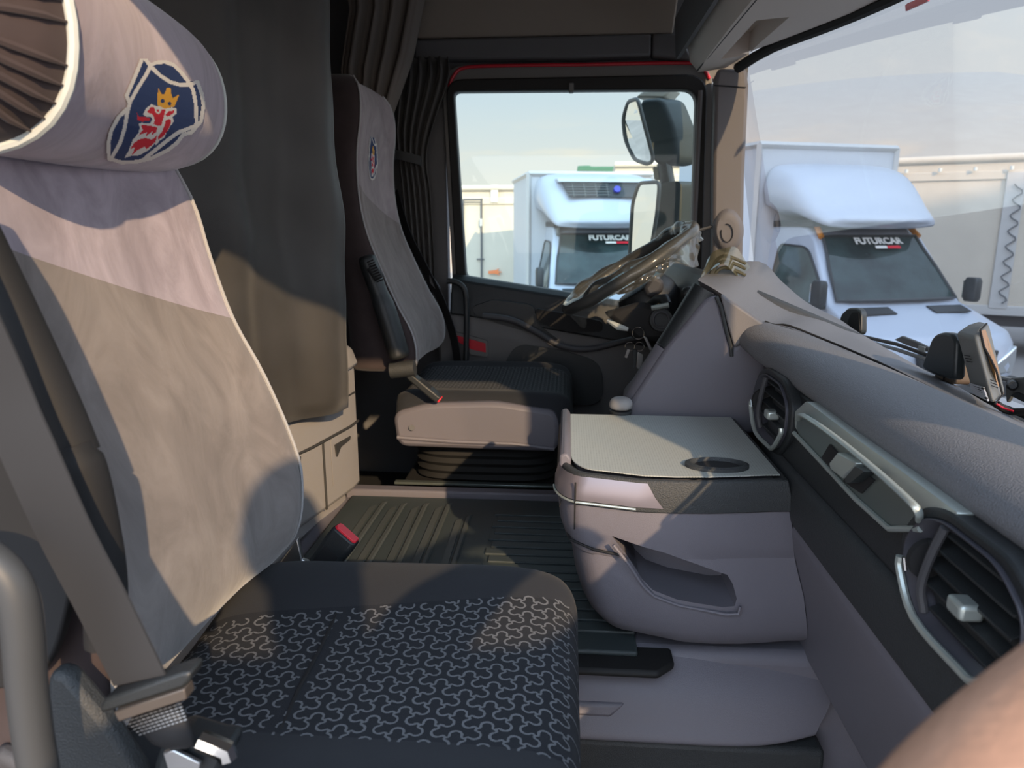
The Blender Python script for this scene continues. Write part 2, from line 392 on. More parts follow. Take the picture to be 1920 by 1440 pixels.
# windscreen glass (bowed) and its rubber border
def wsx(y, z): return .97 - .27*(y-1.45)**2 - .16*(z-.6)/.9
bm = bmesh.new(); gy = [.30+2.2*i/24 for i in range(25)]; gz = [.58+.92*j/10 for j in range(11)]
g = [[bm.verts.new((wsx(y, z), y, z)) for z in gz] for y in gy]
for i in range(24):
    for j in range(10): bm.faces.new((g[i][j], g[i+1][j], g[i+1][j+1], g[i][j+1]))
ws = struct(obj('window_2', bm, M['glassw']), 'large bowed windscreen above the dashboard', 'window')
edge = [V(wsx(y, 1.47)-.02, y, 1.47 - .05*max(0, (y-2.25)/.25)**2) for y in [.35+2.1*i/30 for i in range(31)]]
obj('rubber_border', tube(edge, .016, 8, flat=1.0), M['rubber'], ws)
rs = obj('red_sticker', prism([atX(u, v, .83) for u, v in ((1697, 10), (1702, 6), (1735, -8), (1740, 2), (1698, 21))], (.004, 0, 0)), M['red'], ws, smooth=False)
# wall below the windscreen
bm = bmesh.new()
loft([[V(wsx(y, .58)+.02, y, z) for z in (.56, -.25)] for y in gy], False, False, bm)
bmesh.ops.solidify(bm, geom=bm.faces[:], thickness=.03)
struct(obj('wall_front', bm, M['floor']), 'dark bulkhead below the windscreen', 'wall')

# ---- overhead shelf over the windscreen (runs across the cab)
oh = thing('overhead_shelf', 'beige overhead storage shelf along the top of the windscreen', 'shelf', (.4, 1.6, 1.5))
def oh_sec(y):
    k = max(0, (y-2.2)/.4); b = wsx(y, 1.47)-.015
    x0 = .37 + .02*k
    return [V(x0+.005, y, 1.95), V(x0-.02, y, 1.60), V(x0, y, 1.475), V(x0+.03, y, 1.442), V(.5, y, 1.452), V(b-.06, y, 1.462), V(b, y, 1.478), V(b, y, 1.95)]
inv = Matrix.Translation((-.4, -1.6, -1.5))
o = obj('shelf_body', loft([[inv @ p for p in oh_sec(y)] for y in (.45, 1.0, 1.5, 2.0, 2.3, 2.52)]), M['beige'], oh)
cb = boxes((.455-.4, .535-.4, 1.95-1.6, 2.36-1.6, 1.44-1.5, 1.52-1.5)); cu = obj('c', cb, M['beige'], oh, False)
cut(o, cu)
obj('rear_strip', loft([[inv @ V(x, y, z) for x, z in ((.345, 1.60), (.352, 1.48), (.338, 1.476), (.33, 1.60))] for y in (.5, 2.5)]), M['header'], oh)
obj('front_seam', tube([inv @ V(.41, y, 1.4445) for y in (.5, 2.51)], .0025, 6), M['blackmatte'], oh)

# ================================================================== DRIVER DOOR (inside face)
dr = struct(empty('door_1', (0, YL, 0)), 'driver door with black armrest top and grey lower panel', 'door')
LD = Matrix.Translation((0, -YL, 0))
sill = [atY(u, v, YL-.02) for u, v in ((850, 517), (872, 519), (960, 533), (1060, 549), (1180, 570), (1330, 600))]
def dsec(p):
    return [p + V(0, .02, .006), p + V(0, -.02, .006), p + V(0, -.05, -.012), p + V(0, -.07, -.07), p + V(0, -.09, -.13), p + V(0, .02, -.13)]
obj('door_sill', loft([[LD @ q for q in dsec(p)] for p in sill]), M['black'], dr, bevel=.006)
low = loft([[LD @ V(x, y, z) for y, z in ((YL-.0, zt), (YL-.10, zt), (YL-.115, zt-.08), (YL-.075, zt-.22), (YL-.07, -.1), (YL, -.1))] for x, zt in ((-.46, .655), (-.3, .64), (-.1, .61), (.1, .575), (.34, .55), (.6, .52))])
obj('lower_panel', low, M['doorgrey'], dr, bevel=.01)
ar = smoothline([LD @ atY(u, v, 2.44) for u, v in ((905, 592), (960, 600), (1010, 625), (1050, 648), (1100, 655), (1170, 640), (1240, 625))], 5)
obj('armrest', tube(ar, .011, 10, flat=1.0), M['grey_dk'], dr)
obj('pull_recess', prism([LD @ q for q in rounded([atY(u, v, 2.458) for u, v in ((1003, 578), (1060, 588), (1130, 603), (1130, 622), (1060, 622), (1008, 603))], .015)], (0, .02, 0)), M['blackmatte'], dr)
obj('armrest_pad', prism([LD @ q for q in rounded([atY(u, v, 2.482) for u, v in ((885, 575), (925, 562), (1000, 572), (1010, 610), (1050, 640), (930, 605), (890, 590))], .02)], (0, .03, 0)), M['black'], dr, bevel=.005)
hd = [LD @ atY(u, v, 2.43) for u, v in ((838, 527), (852, 528), (866, 536), (873, 552), (875, 600), (874, 660), (873, 720))]
obj('grab_bar', tube(smoothline(hd, 5), .010, 10), M['black'], dr)
obj('door_light', prism([LD @ q for q in (atY(856, 629, 2.463), atY(910, 644, 2.463), atY(911, 661, 2.463), atY(884, 655, 2.463), atY(859, 641, 2.463))], (0, .02, 0)), M['red'], dr, smooth=False)
obj('door_light_bezel', prism([LD @ q for q in rounded([atY(852, 622, 2.468), atY(914, 639, 2.468), atY(915, 670, 2.468), atY(882, 664, 2.468)], .01)], (0, .02, 0)), M['frame'], dr)
obj('speaker_panel', prism([LD @ q for q in rounded([atY(945, 680, 2.476), atY(970, 645, 2.476), atY(1050, 655, 2.476), atY(1130, 680, 2.476), atY(1130, 760, 2.476), atY(950, 760, 2.476)], .06)], (0, .03, 0)), M['black'], dr)

# ================================================================== TUNNEL, MAT, PLINTH
TZ = .25
tun = struct(obj('trim_4', boxes((-.62, .9, 1.11, 1.80, 0.0, TZ-.012)), M['grey'], bevel=.02), 'grey engine tunnel cover between the seats', 'trim')
mt = thing('floor_mat', 'dark ribbed rubber mat on the floor between the two seats', 'mat', (0, 1.45, TZ))
IM = Matrix.Translation((0, -1.45, -TZ))
def zpts(l, z): return [IM @ atZ(u, v, z) for u, v in l]
o = obj('mat_sheet', boxes((-.565, .13, 1.085-1.45, 1.755-1.45, -.012, -.002)), M['mat'], mt, bevel=.004)
bars = bmesh.new()
for u0, v0, u1, v1 in ((712, 947, 628, 1072), (749, 950, 676, 1074), (791, 950, 741, 1060), (835, 950, 791, 1060), (873, 972, 846, 1062)):
    a, b = IM @ atZ(u0, v0, TZ), IM @ atZ(u1, v1, TZ); d = (b-a); b = a + d*1.7
    tube([a + V(0.012, .035, -.004), a + V(.006, .01, .0), b], [.003, .007, .007], 6, bars, flat=.5)
    ext = [a + V(-.008, 0, .0015), b + V(-.008, 0, .0015), b + V(-.024, 0, .0015), a + V(-.022, -.02, .0015)]
    prism(ext, (0, 0, -.006), bars)
obj('mat_ribs', bars, M['matbar'], mt, smooth=False)
gr = bmesh.new()
for k in range(15):
    y = 1.14 + k*.036
    box(gr, -.17 + .01*(k % 2), .13, y-1.45, y+.027-1.45, -.004, .0025)
obj('tread_strips', gr, M['mat'], mt, smooth=False, bevel=.002)
struct(obj('trim_5', boxes((-.585, .2, 1.762, 1.80, TZ-.02, TZ+.012)), M['grey'], bevel=.005), 'grey sill strip at the far edge of the rubber mat', 'trim')
# foot plinth at the near side of the tunnel
pl = [atZ(1090, 1220, .22), atZ(1310, 1195, .22), atZ(1480, 1225, .22), atZ(1535, 1310, .14), atZ(1500, 1362, .06), atZ(1440, 1388, .045), atZ(1090, 1392, .045)]
bm = bmesh.new()
rows = [[V(-.1, 1.12, .235), V(.2, 1.12, .235), V(.36, 1.14, .235), V(.47, 1.16, .225)],
        [V(-.1, 1.085, .205), V(.2, 1.085, .205), V(.37, 1.10, .205), V(.46, 1.12, .20)],
        [V(-.1, 1.065, .178), V(.2, 1.065, .178), V(.37, 1.065, .175), V(.46, 1.09, .168)],
        [V(-.1, 1.045, .132), V(.2, 1.045, .132), V(.345, 1.045, .132), V(.43, 1.07, .135)],
        [V(-.1, 1.03, .112), V(.2, 1.03, .112), V(.335, 1.03, .112), V(.425, 1.06, .122)],
        [V(-.1, 1.06, .10), V(.2, 1.06, .10), V(.335, 1.06, .10), V(.42, 1.08, .11)]]
gv = [[bm.verts.new(p) for p in r] for r in rows]
for a in range(5):
    for b in range(3): bm.faces.new((gv[a][b], gv[a][b+1], gv[a+1][b+1], gv[a+1][b]))
o = struct(obj('trim_6', bm, M['grey'], subsurf=3), 'moulded grey plastic plinth on the floor beside the seat', 'trim')
bmr = prism([V(-.05, 1.049, .146), V(.085, 1.049, .146), V(.11, 1.055, .168), V(-.05, 1.055, .168)], (0, .03, 0))
struct(obj('trim_7', prism([V(-.1, 1.045, .225), V(.16, 1.045, .225), V(.19, 1.075, .225), V(.19, 1.12, .225), V(-.1, 1.12, .225)], (0, 0, .014)), M['rubber'], bevel=.006), 'black rubber lip above the grey plinth', 'trim')
obj('step_recess', bmr, M['grey'], o, bevel=.006)
struct(obj('trim_9', boxes((-.15, .44, 1.048, 1.10, 0.0, .104)), M['softblack'], bevel=.01), 'black moulding under the grey plinth', 'trim')
struct(obj('trim_8', boxes((-.2, .42, .5, 1.03, -.005, .03)), M['softblack'], bevel=.01), 'black rubber floor mat in the passenger footwell', 'trim')

# ================================================================== SEATS
def bvh_of(o):
    bpy.context.view_layer.update()
    dg = bpy.context.evaluated_depsgraph_get(); e = o.evaluated_get(dg); me = e.to_mesh()
    mw = o.matrix_world
    t = BVHTree.FromPolygons([mw @ v.co for v in me.vertices], [tuple(p.vertices) for p in me.polygons]); e.to_mesh_clear()
    return t
RINGP = [(-1, .95), (-1.02, .7), (-1.02, .4), (-1.0, .16), (-.955, .03), (-.87, 0), (-.68, .10), (-.4, .15), (0, .16), (.4, .15), (.68, .10), (.87, 0), (.955, .03),
         (1.0, .16), (1.02, .4), (1.02, .7), (1, .95), (.85, 1.04), (.4, 1.08), (-.4, 1.08), (-.85, 1.04)]
def seat_back(root, yc, zc, tab, split, top, low):
    rings = []; n = 34; zmax = tab[-1][0]
    for i in range(n+1):
        t = zmax*i/n; xf, xb, wd = smooth_table(tab, t); dp = xf - xb
        rings.append([V(xf - d*dp*(1 if d > .5 else .75) - root.location.x, s*wd + yc - root.location.y, zc + t) for s, d in RINGP])
    o = obj('backrest', loft(rings, mi=lambda a, i: 0 if 4 <= i <= 11 else 1), [velour('seat_velour', top, low, *split), M['velside']], root, subsurf=1)
    for j in (4, 12):
        obj('piping', tube([r[j] + V(-.001, 0, 0) for r in rings[1:-1]], .0026, 8), M['pipegrey'], o)
    return o, rings
def cushion(root, yc, zc, near, far0, far1, seam=True):
    lx, ly = root.location.x, root.location.y
    st = [(-.49, .03, .05, .25), (-.45, .0, .012, .25), (-.36, 0, 0, .252), (-.25, 0, 0, .255), (-.14, 0, 0, .258), (-.06, .0, 0, .256), (-.015, .006, 0, .248), (.008, .018, .004, .238), (.021, .04, .012, .226), (.026, .075, .03, .218), (.020, .11, .04, .212)]
    rings = []
    for x, dt, db, hw in st:
        k = min(1, max(0, (x+.44)/.46)); fb = far0 + (far1-far0)*k
        ys = [-hw, -hw*.99, -hw*.95, -hw*.86, (-hw*.86+near)/2, near, near*.6, near*.2, fb*.3, fb*.7, fb, (hw*.86+fb)/2, hw*.86, hw*.95, hw*.99, hw, hw*.96, 0, -hw*.96]
        zs = [-.09, -.045, -.012, .010, .008, 0, -.002, -.003, -.003, -.002, 0, .012, .014, -.008, -.045, -.09, -.14, -.145, -.14]
        rings.append([V(x-lx, y+yc-ly, zc + z - (dt if 0 <= i <= 15 and z > -.08 else dt*.3 if i <= 15 else -db)) for i, (y, z) in enumerate(zip(ys, zs))])
    o = obj('seat_cushion', loft(rings, mi=lambda a, i: 0 if 5 <= i <= 9 else 1), [M['cush'], M['bolster'], M['thread']], root, subsurf=2)
    return o, rings
def thread_pattern(o, xr, yfn, s, seam=9.0):
    """raised chain-stitched three-lobed motif, laid on the cushion top, kept inside the cushion's mesh."""
    t = bvh_of(o); bm = bmesh.new(); inv = o.matrix_world.inverted(); L = s/math.sqrt(3)
    motif = [(-.5, 0), (-.40, .0), (-.34, .05)] + [(.33*math.cos(R(a)), .24+.31*math.sin(R(a))) for a in range(205, -26, -23)] + [(.34, .05), (.40, .0), (.5, 0)]
    i = 0; x = xr[0]
    while x < xr[1]:
        yy = -.3 + (s/2 if i % 2 else 0)
        while yy < .3:
            for a in (90, 210, 330):
                nrm = V(math.cos(R(a)), math.sin(R(a)), 0); tg = V(-nrm.y, nrm.x, 0); m = V(x, yy, 0) + nrm*s/2
                pts = []
                for px, py in motif:
                    q = m + tg*px*L + nrm*py*L
                    lo, hi = yfn(q.x)
                    if not (lo < q.y < hi) or q.x > xr[1] or abs(q.x - seam - .04*q.y) < .0045: pts.append(None); continue
                    wp = o.matrix_world @ V(q.x, q.y, 0); h = t.ray_cast(V(wp.x, wp.y, 3), V(0, 0, -1))
                    pts.append((h[0] + h[1]*.0006, h[1]) if h[0] else None)
                for a_, b_ in zip(pts, pts[1:]):
                    if a_ and b_:
                        d = (b_[0]-a_[0]); sd = d.cross(a_[1]).normalized()*(.0011+.0006*random.random())
                        vs = [bm.verts.new(inv @ p) for p in (a_[0]-sd, b_[0]-sd, b_[0]+sd, a_[0]+sd)]
                        bm.faces.new(vs)
            yy += s
        x += s*math.sqrt(3)/2; i += 1
    # merge the stitches into the (subdivided) cushion mesh
    dg = bpy.context.evaluated_depsgraph_get(); me = bpy.data.meshes.new_from_object(o.evaluated_get(dg))
    for md in list(o.modifiers): o.modifiers.remove(md)
    b2 = bmesh.new(); b2.from_mesh(me); mp_ = {}
    for v in bm.verts: mp_[v] = b2.verts.new(v.co)
    for f in bm.faces:
        nf = b2.faces.new([mp_[v] for v in f.verts]); nf.material_index = 2
    bm.free(); b2.to_mesh(me); b2.free(); o.data = me
    for p in me.polygons: p.use_smooth = True

# ---- emblem drawing (shield, crown, griffin head), in a 1200 x 1440 field
def inside(p, poly):
    x, y = p; c = False; n = len(poly)
    for i in range(n):
        x1, y1 = poly[i]; x2, y2 = poly[i-1]
        if (y1 > y) != (y2 > y) and x < (x2-x1)*(y-y1)/(y2-y1)+x1: c = not c
    return c
def dist(p, line):
    b = 1e9
    for (x1, y1), (x2, y2) in zip(line, line[1:]):
        dx, dy = x2-x1, y2-y1; t = max(0, min(1, ((p[0]-x1)*dx+(p[1]-y1)*dy)/(dx*dx+dy*dy))); b = min(b, math.hypot(p[0]-x1-t*dx, p[1]-y1-t*dy))
    return b
E_FILL = [(395,155),(480,260),(540,225),(640,215),(740,250),(830,340),(900,430),(1010,440),(1060,580),(1080,700),(1050,880),(940,1010),(850,1030),(780,1120),(680,1200),(500,1290),(320,1330),(160,1335),(20,1290),(10,1120),(40,980),(120,830),(215,740),(240,670),(210,590)]
E_LINES = [[(395,160),(300,390),(212,590),(240,670)], [(395,155),(480,260)], [(480,260),(430,360),(340,500),(250,660),(215,800),(190,960),(140,1120),(40,1300)],
           [(470,258),(540,225),(640,215),(740,250),(830,340),(900,430),(960,530),(990,680),(1000,900),(945,1000)], [(500,285),(590,370),(700,440),(820,475),(930,470),(1010,440)],
           [(1010,440),(1060,580),(1080,700),(1050,880),(940,1010)], [(215,740),(120,830),(40,980),(10,1120),(20,1290),(160,1335),(320,1330),(500,1290),(680,1200),(780,1120),(850,1030),(940,1005)],
           [(400,1310),(560,1180),(700,1070),(800,1000),(970,940)]]
E_GOLD = [(565,505),(610,580),(640,570),(665,505),(705,505),(712,560),(730,620),(805,580),(750,715),(640,738),(555,700)]
E_HOLES = [(615,652,22),(697,680,20)]
E_WHITE = [(395,800),(430,730),(490,688),(540,708),(600,715),(660,735),(720,722),(775,735),(778,790),(730,830),(745,880),(705,930),(690,965),(660,1000),(640,1060),(590,1090),(545,1145),(530,1125),(470,1195),(360,1255),(270,1262),(195,1285),(240,1200),(285,1080),(345,1010),(360,960),(352,900),(385,895),(470,900),(505,860),(480,825),(430,825)]
E_RED = [[(328,785),(350,828),(420,828),(480,845),(470,868),(390,880),(335,862)], [(440,775),(480,722),(522,724),(540,765),(575,800),(585,745),(650,745),(625,850),(600,930),(550,925),(515,905),(530,860),(505,800)],
         [(652,805),(690,768),(748,756),(745,782),(700,815),(665,828)], [(655,865),(705,850),(710,905),(670,990),(625,1045),(572,1085),(562,1060),(612,990),(640,920)],
         [(372,915),(460,925),(560,945),(545,1000),(495,1030),(505,985),(430,1050),(440,1000),(345,1035),(395,975)], [(350,1080),(420,1062),(500,1082),(560,1030),(540,1110),(432,1192),(425,1155),(335,1200),(275,1255),(312,1165),(252,1192),(292,1125)]]
def emblem_colour(p):
    for x, y, r in E_HOLES:
        if math.hypot(p[0]-x, p[1]-y) < r: return 0
    if inside(p, E_GOLD): return 3
    if math.hypot(p[0]-566, p[1]-757) < 14: return 2
    if math.hypot(p[0]-566, p[1]-757) < 34: return 1
    for q in E_RED:
        if inside(p, q): return 2
    if inside(p, E_WHITE): return 1
    for l in E_LINES:
        if dist(p, l) < 21: return 1
    return 0 if inside(p, E_FILL) else None
def emblem(parent, place, step):
    bm = bmesh.new(); vs = {}; inv = parent.matrix_world.inverted()
    def vert(i, j):
        if (i, j) not in vs:
            h = place(i*step, j*step); vs[(i, j)] = bm.verts.new(inv @ h) if h is not None else None
        return vs[(i, j)]
    for i in range(-3, int(1110/step)):
        for j in range(20, int(1370/step)):
            c = emblem_colour(((i+.5)*step, (j+.5)*step))
            if c is None: continue
            q = [vert(i, j), vert(i, j+1), vert(i+1, j+1), vert(i+1, j)]
            if None in q: continue
            f = bm.faces.new(q); f.material_index = c
    return obj('emblem', bm, [M['navy'], M['white'], M['redth'], M['gold']], parent, smooth=True)

# ---- near seat (passenger)
ps = thing('truck_seat', 'near passenger seat with grey velour backrest, roll headrest and patterned black cushion', 'seat', (-.2, .765, 0), group='cab seats')
PT = [(-.06, -.49, -.60, .22), (0.0, -.445, -.60, .232), (.05, -.405, -.60, .24), (.14, -.392, -.60, .242), (.2, -.402, -.60, .238), (.3, -.435, -.61, .230), (.38, -.472, -.62, .226), (.47, -.497, -.63, .222), (.54, -.512, -.64, .220), (.60, -.53, -.65, .20), (.68, -.545, -.66, .17), (.72, -.57, -.655, .14)]
pb, prings = seat_back(ps, .765, .44, PT, (.887, -.31), (.40, .355, .41), (.24, .215, .205))
# roll headrest
def roll_ring(y, k=1.0, dx=0.0):
    t = (y-.60)/.38; cx = -.505 - .045*t; cz = 1.112 + .004*t
    return [V(cx + dx + .105*k*math.cos(a)*(1 - .06*math.cos(2*a)) + .2, y - .765, cz + .098*k*math.sin(a)) for a in [2*math.pi*i/36 for i in range(36)]]
rr = [roll_ring(.535, .30), roll_ring(.54, .5), roll_ring(.555, .74), roll_ring(.575, .90), roll_ring(.597, .975)] + [roll_ring(y, k) for y, k in ((.605, 1.0), (.64, 1.02), (.70, 1.03), (.78, 1.03), (.86, 1.02), (.93, .99), (.965, .95), (.985, .86))] + [roll_ring(.995, .8), roll_ring(.998, .5), roll_ring(1.0, .2)]
hm = velour('headrest_velour', (.40, .345, .40), (.40, .345, .40), 0, 0)
hr = obj('headrest', loft([roll_ring(.534, .02)] + rr + [roll_ring(1.001, .02)], mi=lambda a, i: 1 if a < 6 else 0), [hm, M['velside']], ps, subsurf=1)
obj('piping', tube(roll_ring(.60, 1.0), .0048, 8, closed=True), M['pipe'], hr)
obj('piping', tube(roll_ring(.987, .86), .0036, 8, closed=True), M['pipe'], hr)
gm = bmesh.new()
for a in range(-60, 40, 12):
    p = [roll_ring(y, k)[int((a % 360)/10)] for y, k in ((.54, .5), (.555, .755), (.575, .915), (.595, .985))]
    tube(p, [.002, .0035, .0030, .001], 6, gm)
obj('gathers', gm, M['velside'], hr)
rb = bvh_of(hr); hits = {}
def place_roll(x, y):
    u, v = 200 + x/6, 80 + y/6; d = ray(u, v).normalized(); h = rb.ray_cast(CAM, d)
    return h[0] + h[1]*.0012 if h[0] else None
emblem(hr, place_roll, 9)
pc_, pcr = cushion(ps, .765, .44, -.155, .06, .165)
obj('seam', tube([p + V(0, 0, .0) for p in [V(atZ(u, v, .44).x+.2, atZ(u, v, .44).y-.765, .4385) for u, v in ((632, 1148), (600, 1215), (560, 1290), (513, 1398))]], .0022, 6), M['blackmatte'], pc_)
def py_(x): k = min(1, max(0, (x-.2+.44)/.46)); return (-.155, .06 + .105*k)
thread_pattern(pc_, (-.27, .222), py_, .035, -.094)
# seat body under the cushion
obj('seat_pan', loft([superring(-.02, 0, z, a, b, 5, 28) for z, a, b in ((.30, .21, .225), (.20, .20, .21), (.19, .17, .18), (.05, .17, .18), (.0, .2, .2))]), M['black'], ps)
obj('side_trim', prism([V(x+.2, -.262, z) for x, z in ((-.50, .50), (-.44, .47), (-.36, .38), (.0, .33), (0, .26), (-.5, .26))], (0, .02, 0)), M['grey_dk'], ps, bevel=.008)
obj('side_shell', prism(rounded([atY(u, v, .488) - ps.location for u, v in ((-160, 480), (-20, 640), (95, 900), (140, 1080), (105, 1220), (60, 1290), (-160, 1300))], .03), (0, .012, 0)), M['blackmatte'], ps, bevel=.004)
obj('side_cover', prism([atY(u, v, .478) - ps.location for u, v in ((88, 1262), (122, 1268), (190, 1350), (262, 1460), (250, 1560), (60, 1560))], (0, .02, 0)), M['softblack'], ps, bevel=.006)
# soft black edge bar beside the backrest, on the door side
sb = [atY(u, v, .50) - ps.location for u, v in ((-140, 270), (-60, 400), (0, 520), (60, 645), (115, 765), (150, 850))]
obj('edge_bar', tube(smoothline(sb, 5), .017, 12, flat=.8), M['blackmatte'], ps)
sb = [atY(u, v, .495) - ps.location for u, v in ((138, 835), (160, 890), (180, 980), (196, 1080), (200, 1200))]
obj('edge_sleeve', tube(smoothline(sb, 5), [.016]*3 + [.019]*18, 12, flat=.8), M['blackmatte'], ps)
# buckle with red button on the tunnel side
def buckle(parent, top, base, wdir, w, th):
    ax = (top-base).normalized(); wd = V(*wdir); wd = (wd-ax*wd.dot(ax)).normalized(); n = ax.cross(wd).normalized()
    inv = Matrix.Translation(-parent.location)
    def sec(p, a, b): return [inv @ (p + wd*a*x + n*b*y) for x, y in ((1, .7), (.8, 1), (-.8, 1), (-1, .7), (-1, -.7), (-.8, -1), (.8, -1), (1, -.7))]
    b = obj('buckle', loft([sec(base, w*.35, th*.4), sec(base+(top-base)*.12, w*.46, th*.5), sec(base+(top-base)*.8, w*.5, th*.55), sec(top, w*.48, th*.5)]), M['black'], parent, bevel=.003)
    obj('release_button', loft([sec(top-ax*.002, w*.44, th*.36), sec(top+ax*.004, w*.42, th*.34)]), M['buckred'], b, bevel=.001)
    c = base + (top-base)*.5
    obj('rating_label', prism([inv @ (c + wd*w*.3*x + ax*.018*y - n*th*.56*(1 if n.dot(CAM-c) < 0 else -1)) for x, y in ((-1, -1), (1, -1), (1, 1), (-1, 1))], inv.to_3x3() @ (n*.0008)), M['blackmatte'], b, smooth=False)
    return b
buckle(ps, atY(650, 1001, 1.035), atY(585, 1085, 1.035), (.9, -.15, -.4), .048, .026)
obj('buckle_stalk', tube([atY(586, 1078, 1.035) - ps.location, atY(560, 1105, 1.03) - ps.location, V(-.22, .25, .33)], .012, 8), M['black'], ps)
obj('recliner_bracket', prism([atY(u, v, 1.02) - ps.location for u, v in ((557, 1010), (566, 1050), (600, 1062), (640, 1076), (640, 1090), (530, 1090), (520, 1060))], (0, .01, 0)), M['steel'], ps, bevel=.002)
# door-side buckle with chrome catch
bb = obj('belt_anchor', prism([atY(u, v, .46) - ps.location for u, v in ((285, 1440), (300, 1395), (330, 1380), (395, 1400), (432, 1405), (425, 1425), (400, 1470), (290, 1480))], (0, .03, 0)), M['black'], ps, bevel=.006)
obj('catch', tube([atY(u, v, .452) - ps.location for u, v in ((375, 1388), (400, 1398), (424, 1408), (426, 1420))], .008, 8), M['chrome'], bb)
obj('catch_plate', prism([atY(u, v, .456) - ps.location for u, v in ((310, 1405), (330, 1400), (380, 1425), (378, 1440), (320, 1440))], (0, -.004, 0)), M['steel'], bb, bevel=.001)

# ---- seat belt hanging on the door side
sbelt = thing('seat_belt', 'grey webbing seat belt hanging from the door post beside the near backrest', 'seat belt', (-.3, .44, .62))
lp = lambda u, v, y: atY(u, v, y) - sbelt.location
bp_ = [V(-.70, .315, 1.46) - sbelt.location, V(-.66, .335, 1.36) - sbelt.location, lp(-330, 150, .40), lp(-150, 430, .42), lp(-12, 705, .44), lp(50, 840, .44), lp(122, 1000, .44), lp(190, 1130, .44), lp(262, 1275, .44)]
obj('webbing', ribbon(smoothline(bp_, 6), V(.75, -.1, .5), .0475, .0018), M['belt'], sbelt)
obj('belt_guide', prism(rounded([V(x, .30, z) - sbelt.location for x, z in ((-.745, 1.44), (-.66, 1.44), (-.66, 1.49), (-.745, 1.49))], .015), (0, .025, 0)), M['black'], sbelt, bevel=.004)
tg = [lp(185, 1325, .43), lp(195, 1312, .43), lp(340, 1262, .43), lp(357, 1262, .43), lp(355, 1278, .43), lp(345, 1290, .43), lp(200, 1336, .43), lp(188, 1336, .43)]
tgo = obj('tongue', prism(tg, (0, .02, 0)), M['black'], sbelt, bevel=.004)
obj('tongue_bar', prism([lp(u, v, .427) for u, v in ((213, 1336), (345, 1292), (350, 1312), (222, 1354))], (0, .012, 0)), mat('tongue_metal', (.12, .10, .085), .4, .5), tgo, bevel=.001)
fold = obj('lower_strap', loft([[lp(225, 1350, .442), lp(345, 1308, .442), lp(345, 1308, .452), lp(225, 1350, .452)], [lp(270, 1378, .437), lp(358, 1345, .437), lp(358, 1345, .45), lp(270, 1378, .45)], [lp(275, 1398, .44), lp(368, 1385, .44), lp(368, 1385, .455), lp(275, 1398, .455)], [lp(330, 1410, .45), lp(375, 1400, .45), lp(375, 1400, .46), lp(330, 1410, .46)]]), M['beltblack'], sbelt, subsurf=1)
st = bmesh.new()
for k in range(6):
    a, b = lp(236+5*k, 1353+5*k, .4355), lp(343+2*k, 1318+6*k, .4355)
    for i in range(12):
        tube([a+(b-a)*(i/12), a+(b-a)*((i+.65)/12)], .0005, 5, st)
obj('stitching', st, M['steel'], fold)
# grab bar on the door post, lower left
gb = thing('grab_handle', 'blurred grey curved grab handle at the lower left beside the belt', 'handle', (-.4, .40, .5))
obj('bar', tube(smoothline([atY(u, v, .40) - gb.location for u, v in ((-130, 1020), (-60, 1030), (-5, 1062), (28, 1110), (42, 1180), (50, 1280), (62, 1380), (80, 1500), (95, 1700))], 6), .0125, 14), mat('handle_grey', (.05, .052, .054), .5), gb)
obj('foot', tube([atY(95, 1690, .40) - gb.location, atY(100, 1760, .40) - gb.location], .02, 12), M['grey_dk'], gb)

# ---- far seat (driver)
ds = thing('truck_seat', 'far driver seat with grey velour backrest behind the steering wheel', 'seat', (-.2, 2.13, 0), group='cab seats')
DT = [(-.06, -.47, -.60, .22), (0.0, -.425, -.60, .232), (.05, -.405, -.60, .24), (.12, -.415, -.60, .242), (.2, -.457, -.61, .236), (.3, -.502, -.63, .226), (.4, -.54, -.66, .218), (.5, -.556, -.69, .212), (.6, -.556, -.70, .207), (.68, -.545, -.70, .202), (.74, -.545, -.70, .192), (.785, -.56, -.70, .17), (.81, -.59, -.69, .135), (.82, -.62, -.67, .08)]
db, dr_ = seat_back(ds, 2.13, .545, DT, (1.01, -.26), (.33, .285, .30), (.22, .19, .185))
dbv = bvh_of(db)
# same emblem, flattened from the roll headrest to the far backrest
ux, uy = V(0, .1525/1100, 0), V(0, 0, -.135/1180)
def place_far(x, y):
    hgt = atY(709, 291, 2.12).z; q = V(0, 2.125 + (x-560 + .42*(y-745))*.115/1100, hgt - (y-745 + .0*(x-560))*.135/1180)
    h = dbv.ray_cast(q, V(-1, 0, 0)); return h[0] + V(.0012, 0, 0) if h[0] else None
emblem(db, place_far, 16)
dc, dcr = cushion(ds, 2.13, .495, -.165, .165, .165)
thread_pattern(dc, (-.27, .215), lambda x: (-.165, .165), .027)
obj('side_panel', prism(rounded([atY(u, v, 1.862) - ds.location for u, v in ((735, 775), (800, 758), (930, 755), (1040, 772), (1050, 800), (1046, 848), (960, 846), (745, 838))], .03), (0, .49, 0)), M['grey'], ds, bevel=.012)
obj('side_lip', tube([atY(u, v, 1.861) - ds.location for u, v in ((745, 820), (850, 828), (960, 832), (1040, 842))], .006, 8), M['grey'], ds)
obj('panel_screw', tube([atY(772, 802, 1.861) - ds.location, atY(772, 802, 1.855) - ds.location], .008, 14), M['grey_dk'], ds)
bl = [superring(-.03, 0, .235 + .012*k, (.205 if k % 2 else .215), (.19 if k % 2 else .20), 4.5, 32) for k in range(9)]
obj('bellows', loft(bl), M['rubber'], ds, angle=20)
obj('base', boxes((-.27, .20, -.20, .22, 0, .225)), M['blackmatte'], ds, bevel=.01)
obj('rail', boxes((-.28, .26, -.235, -.215, .2, .212)), M['satindk'], ds, bevel=.002)
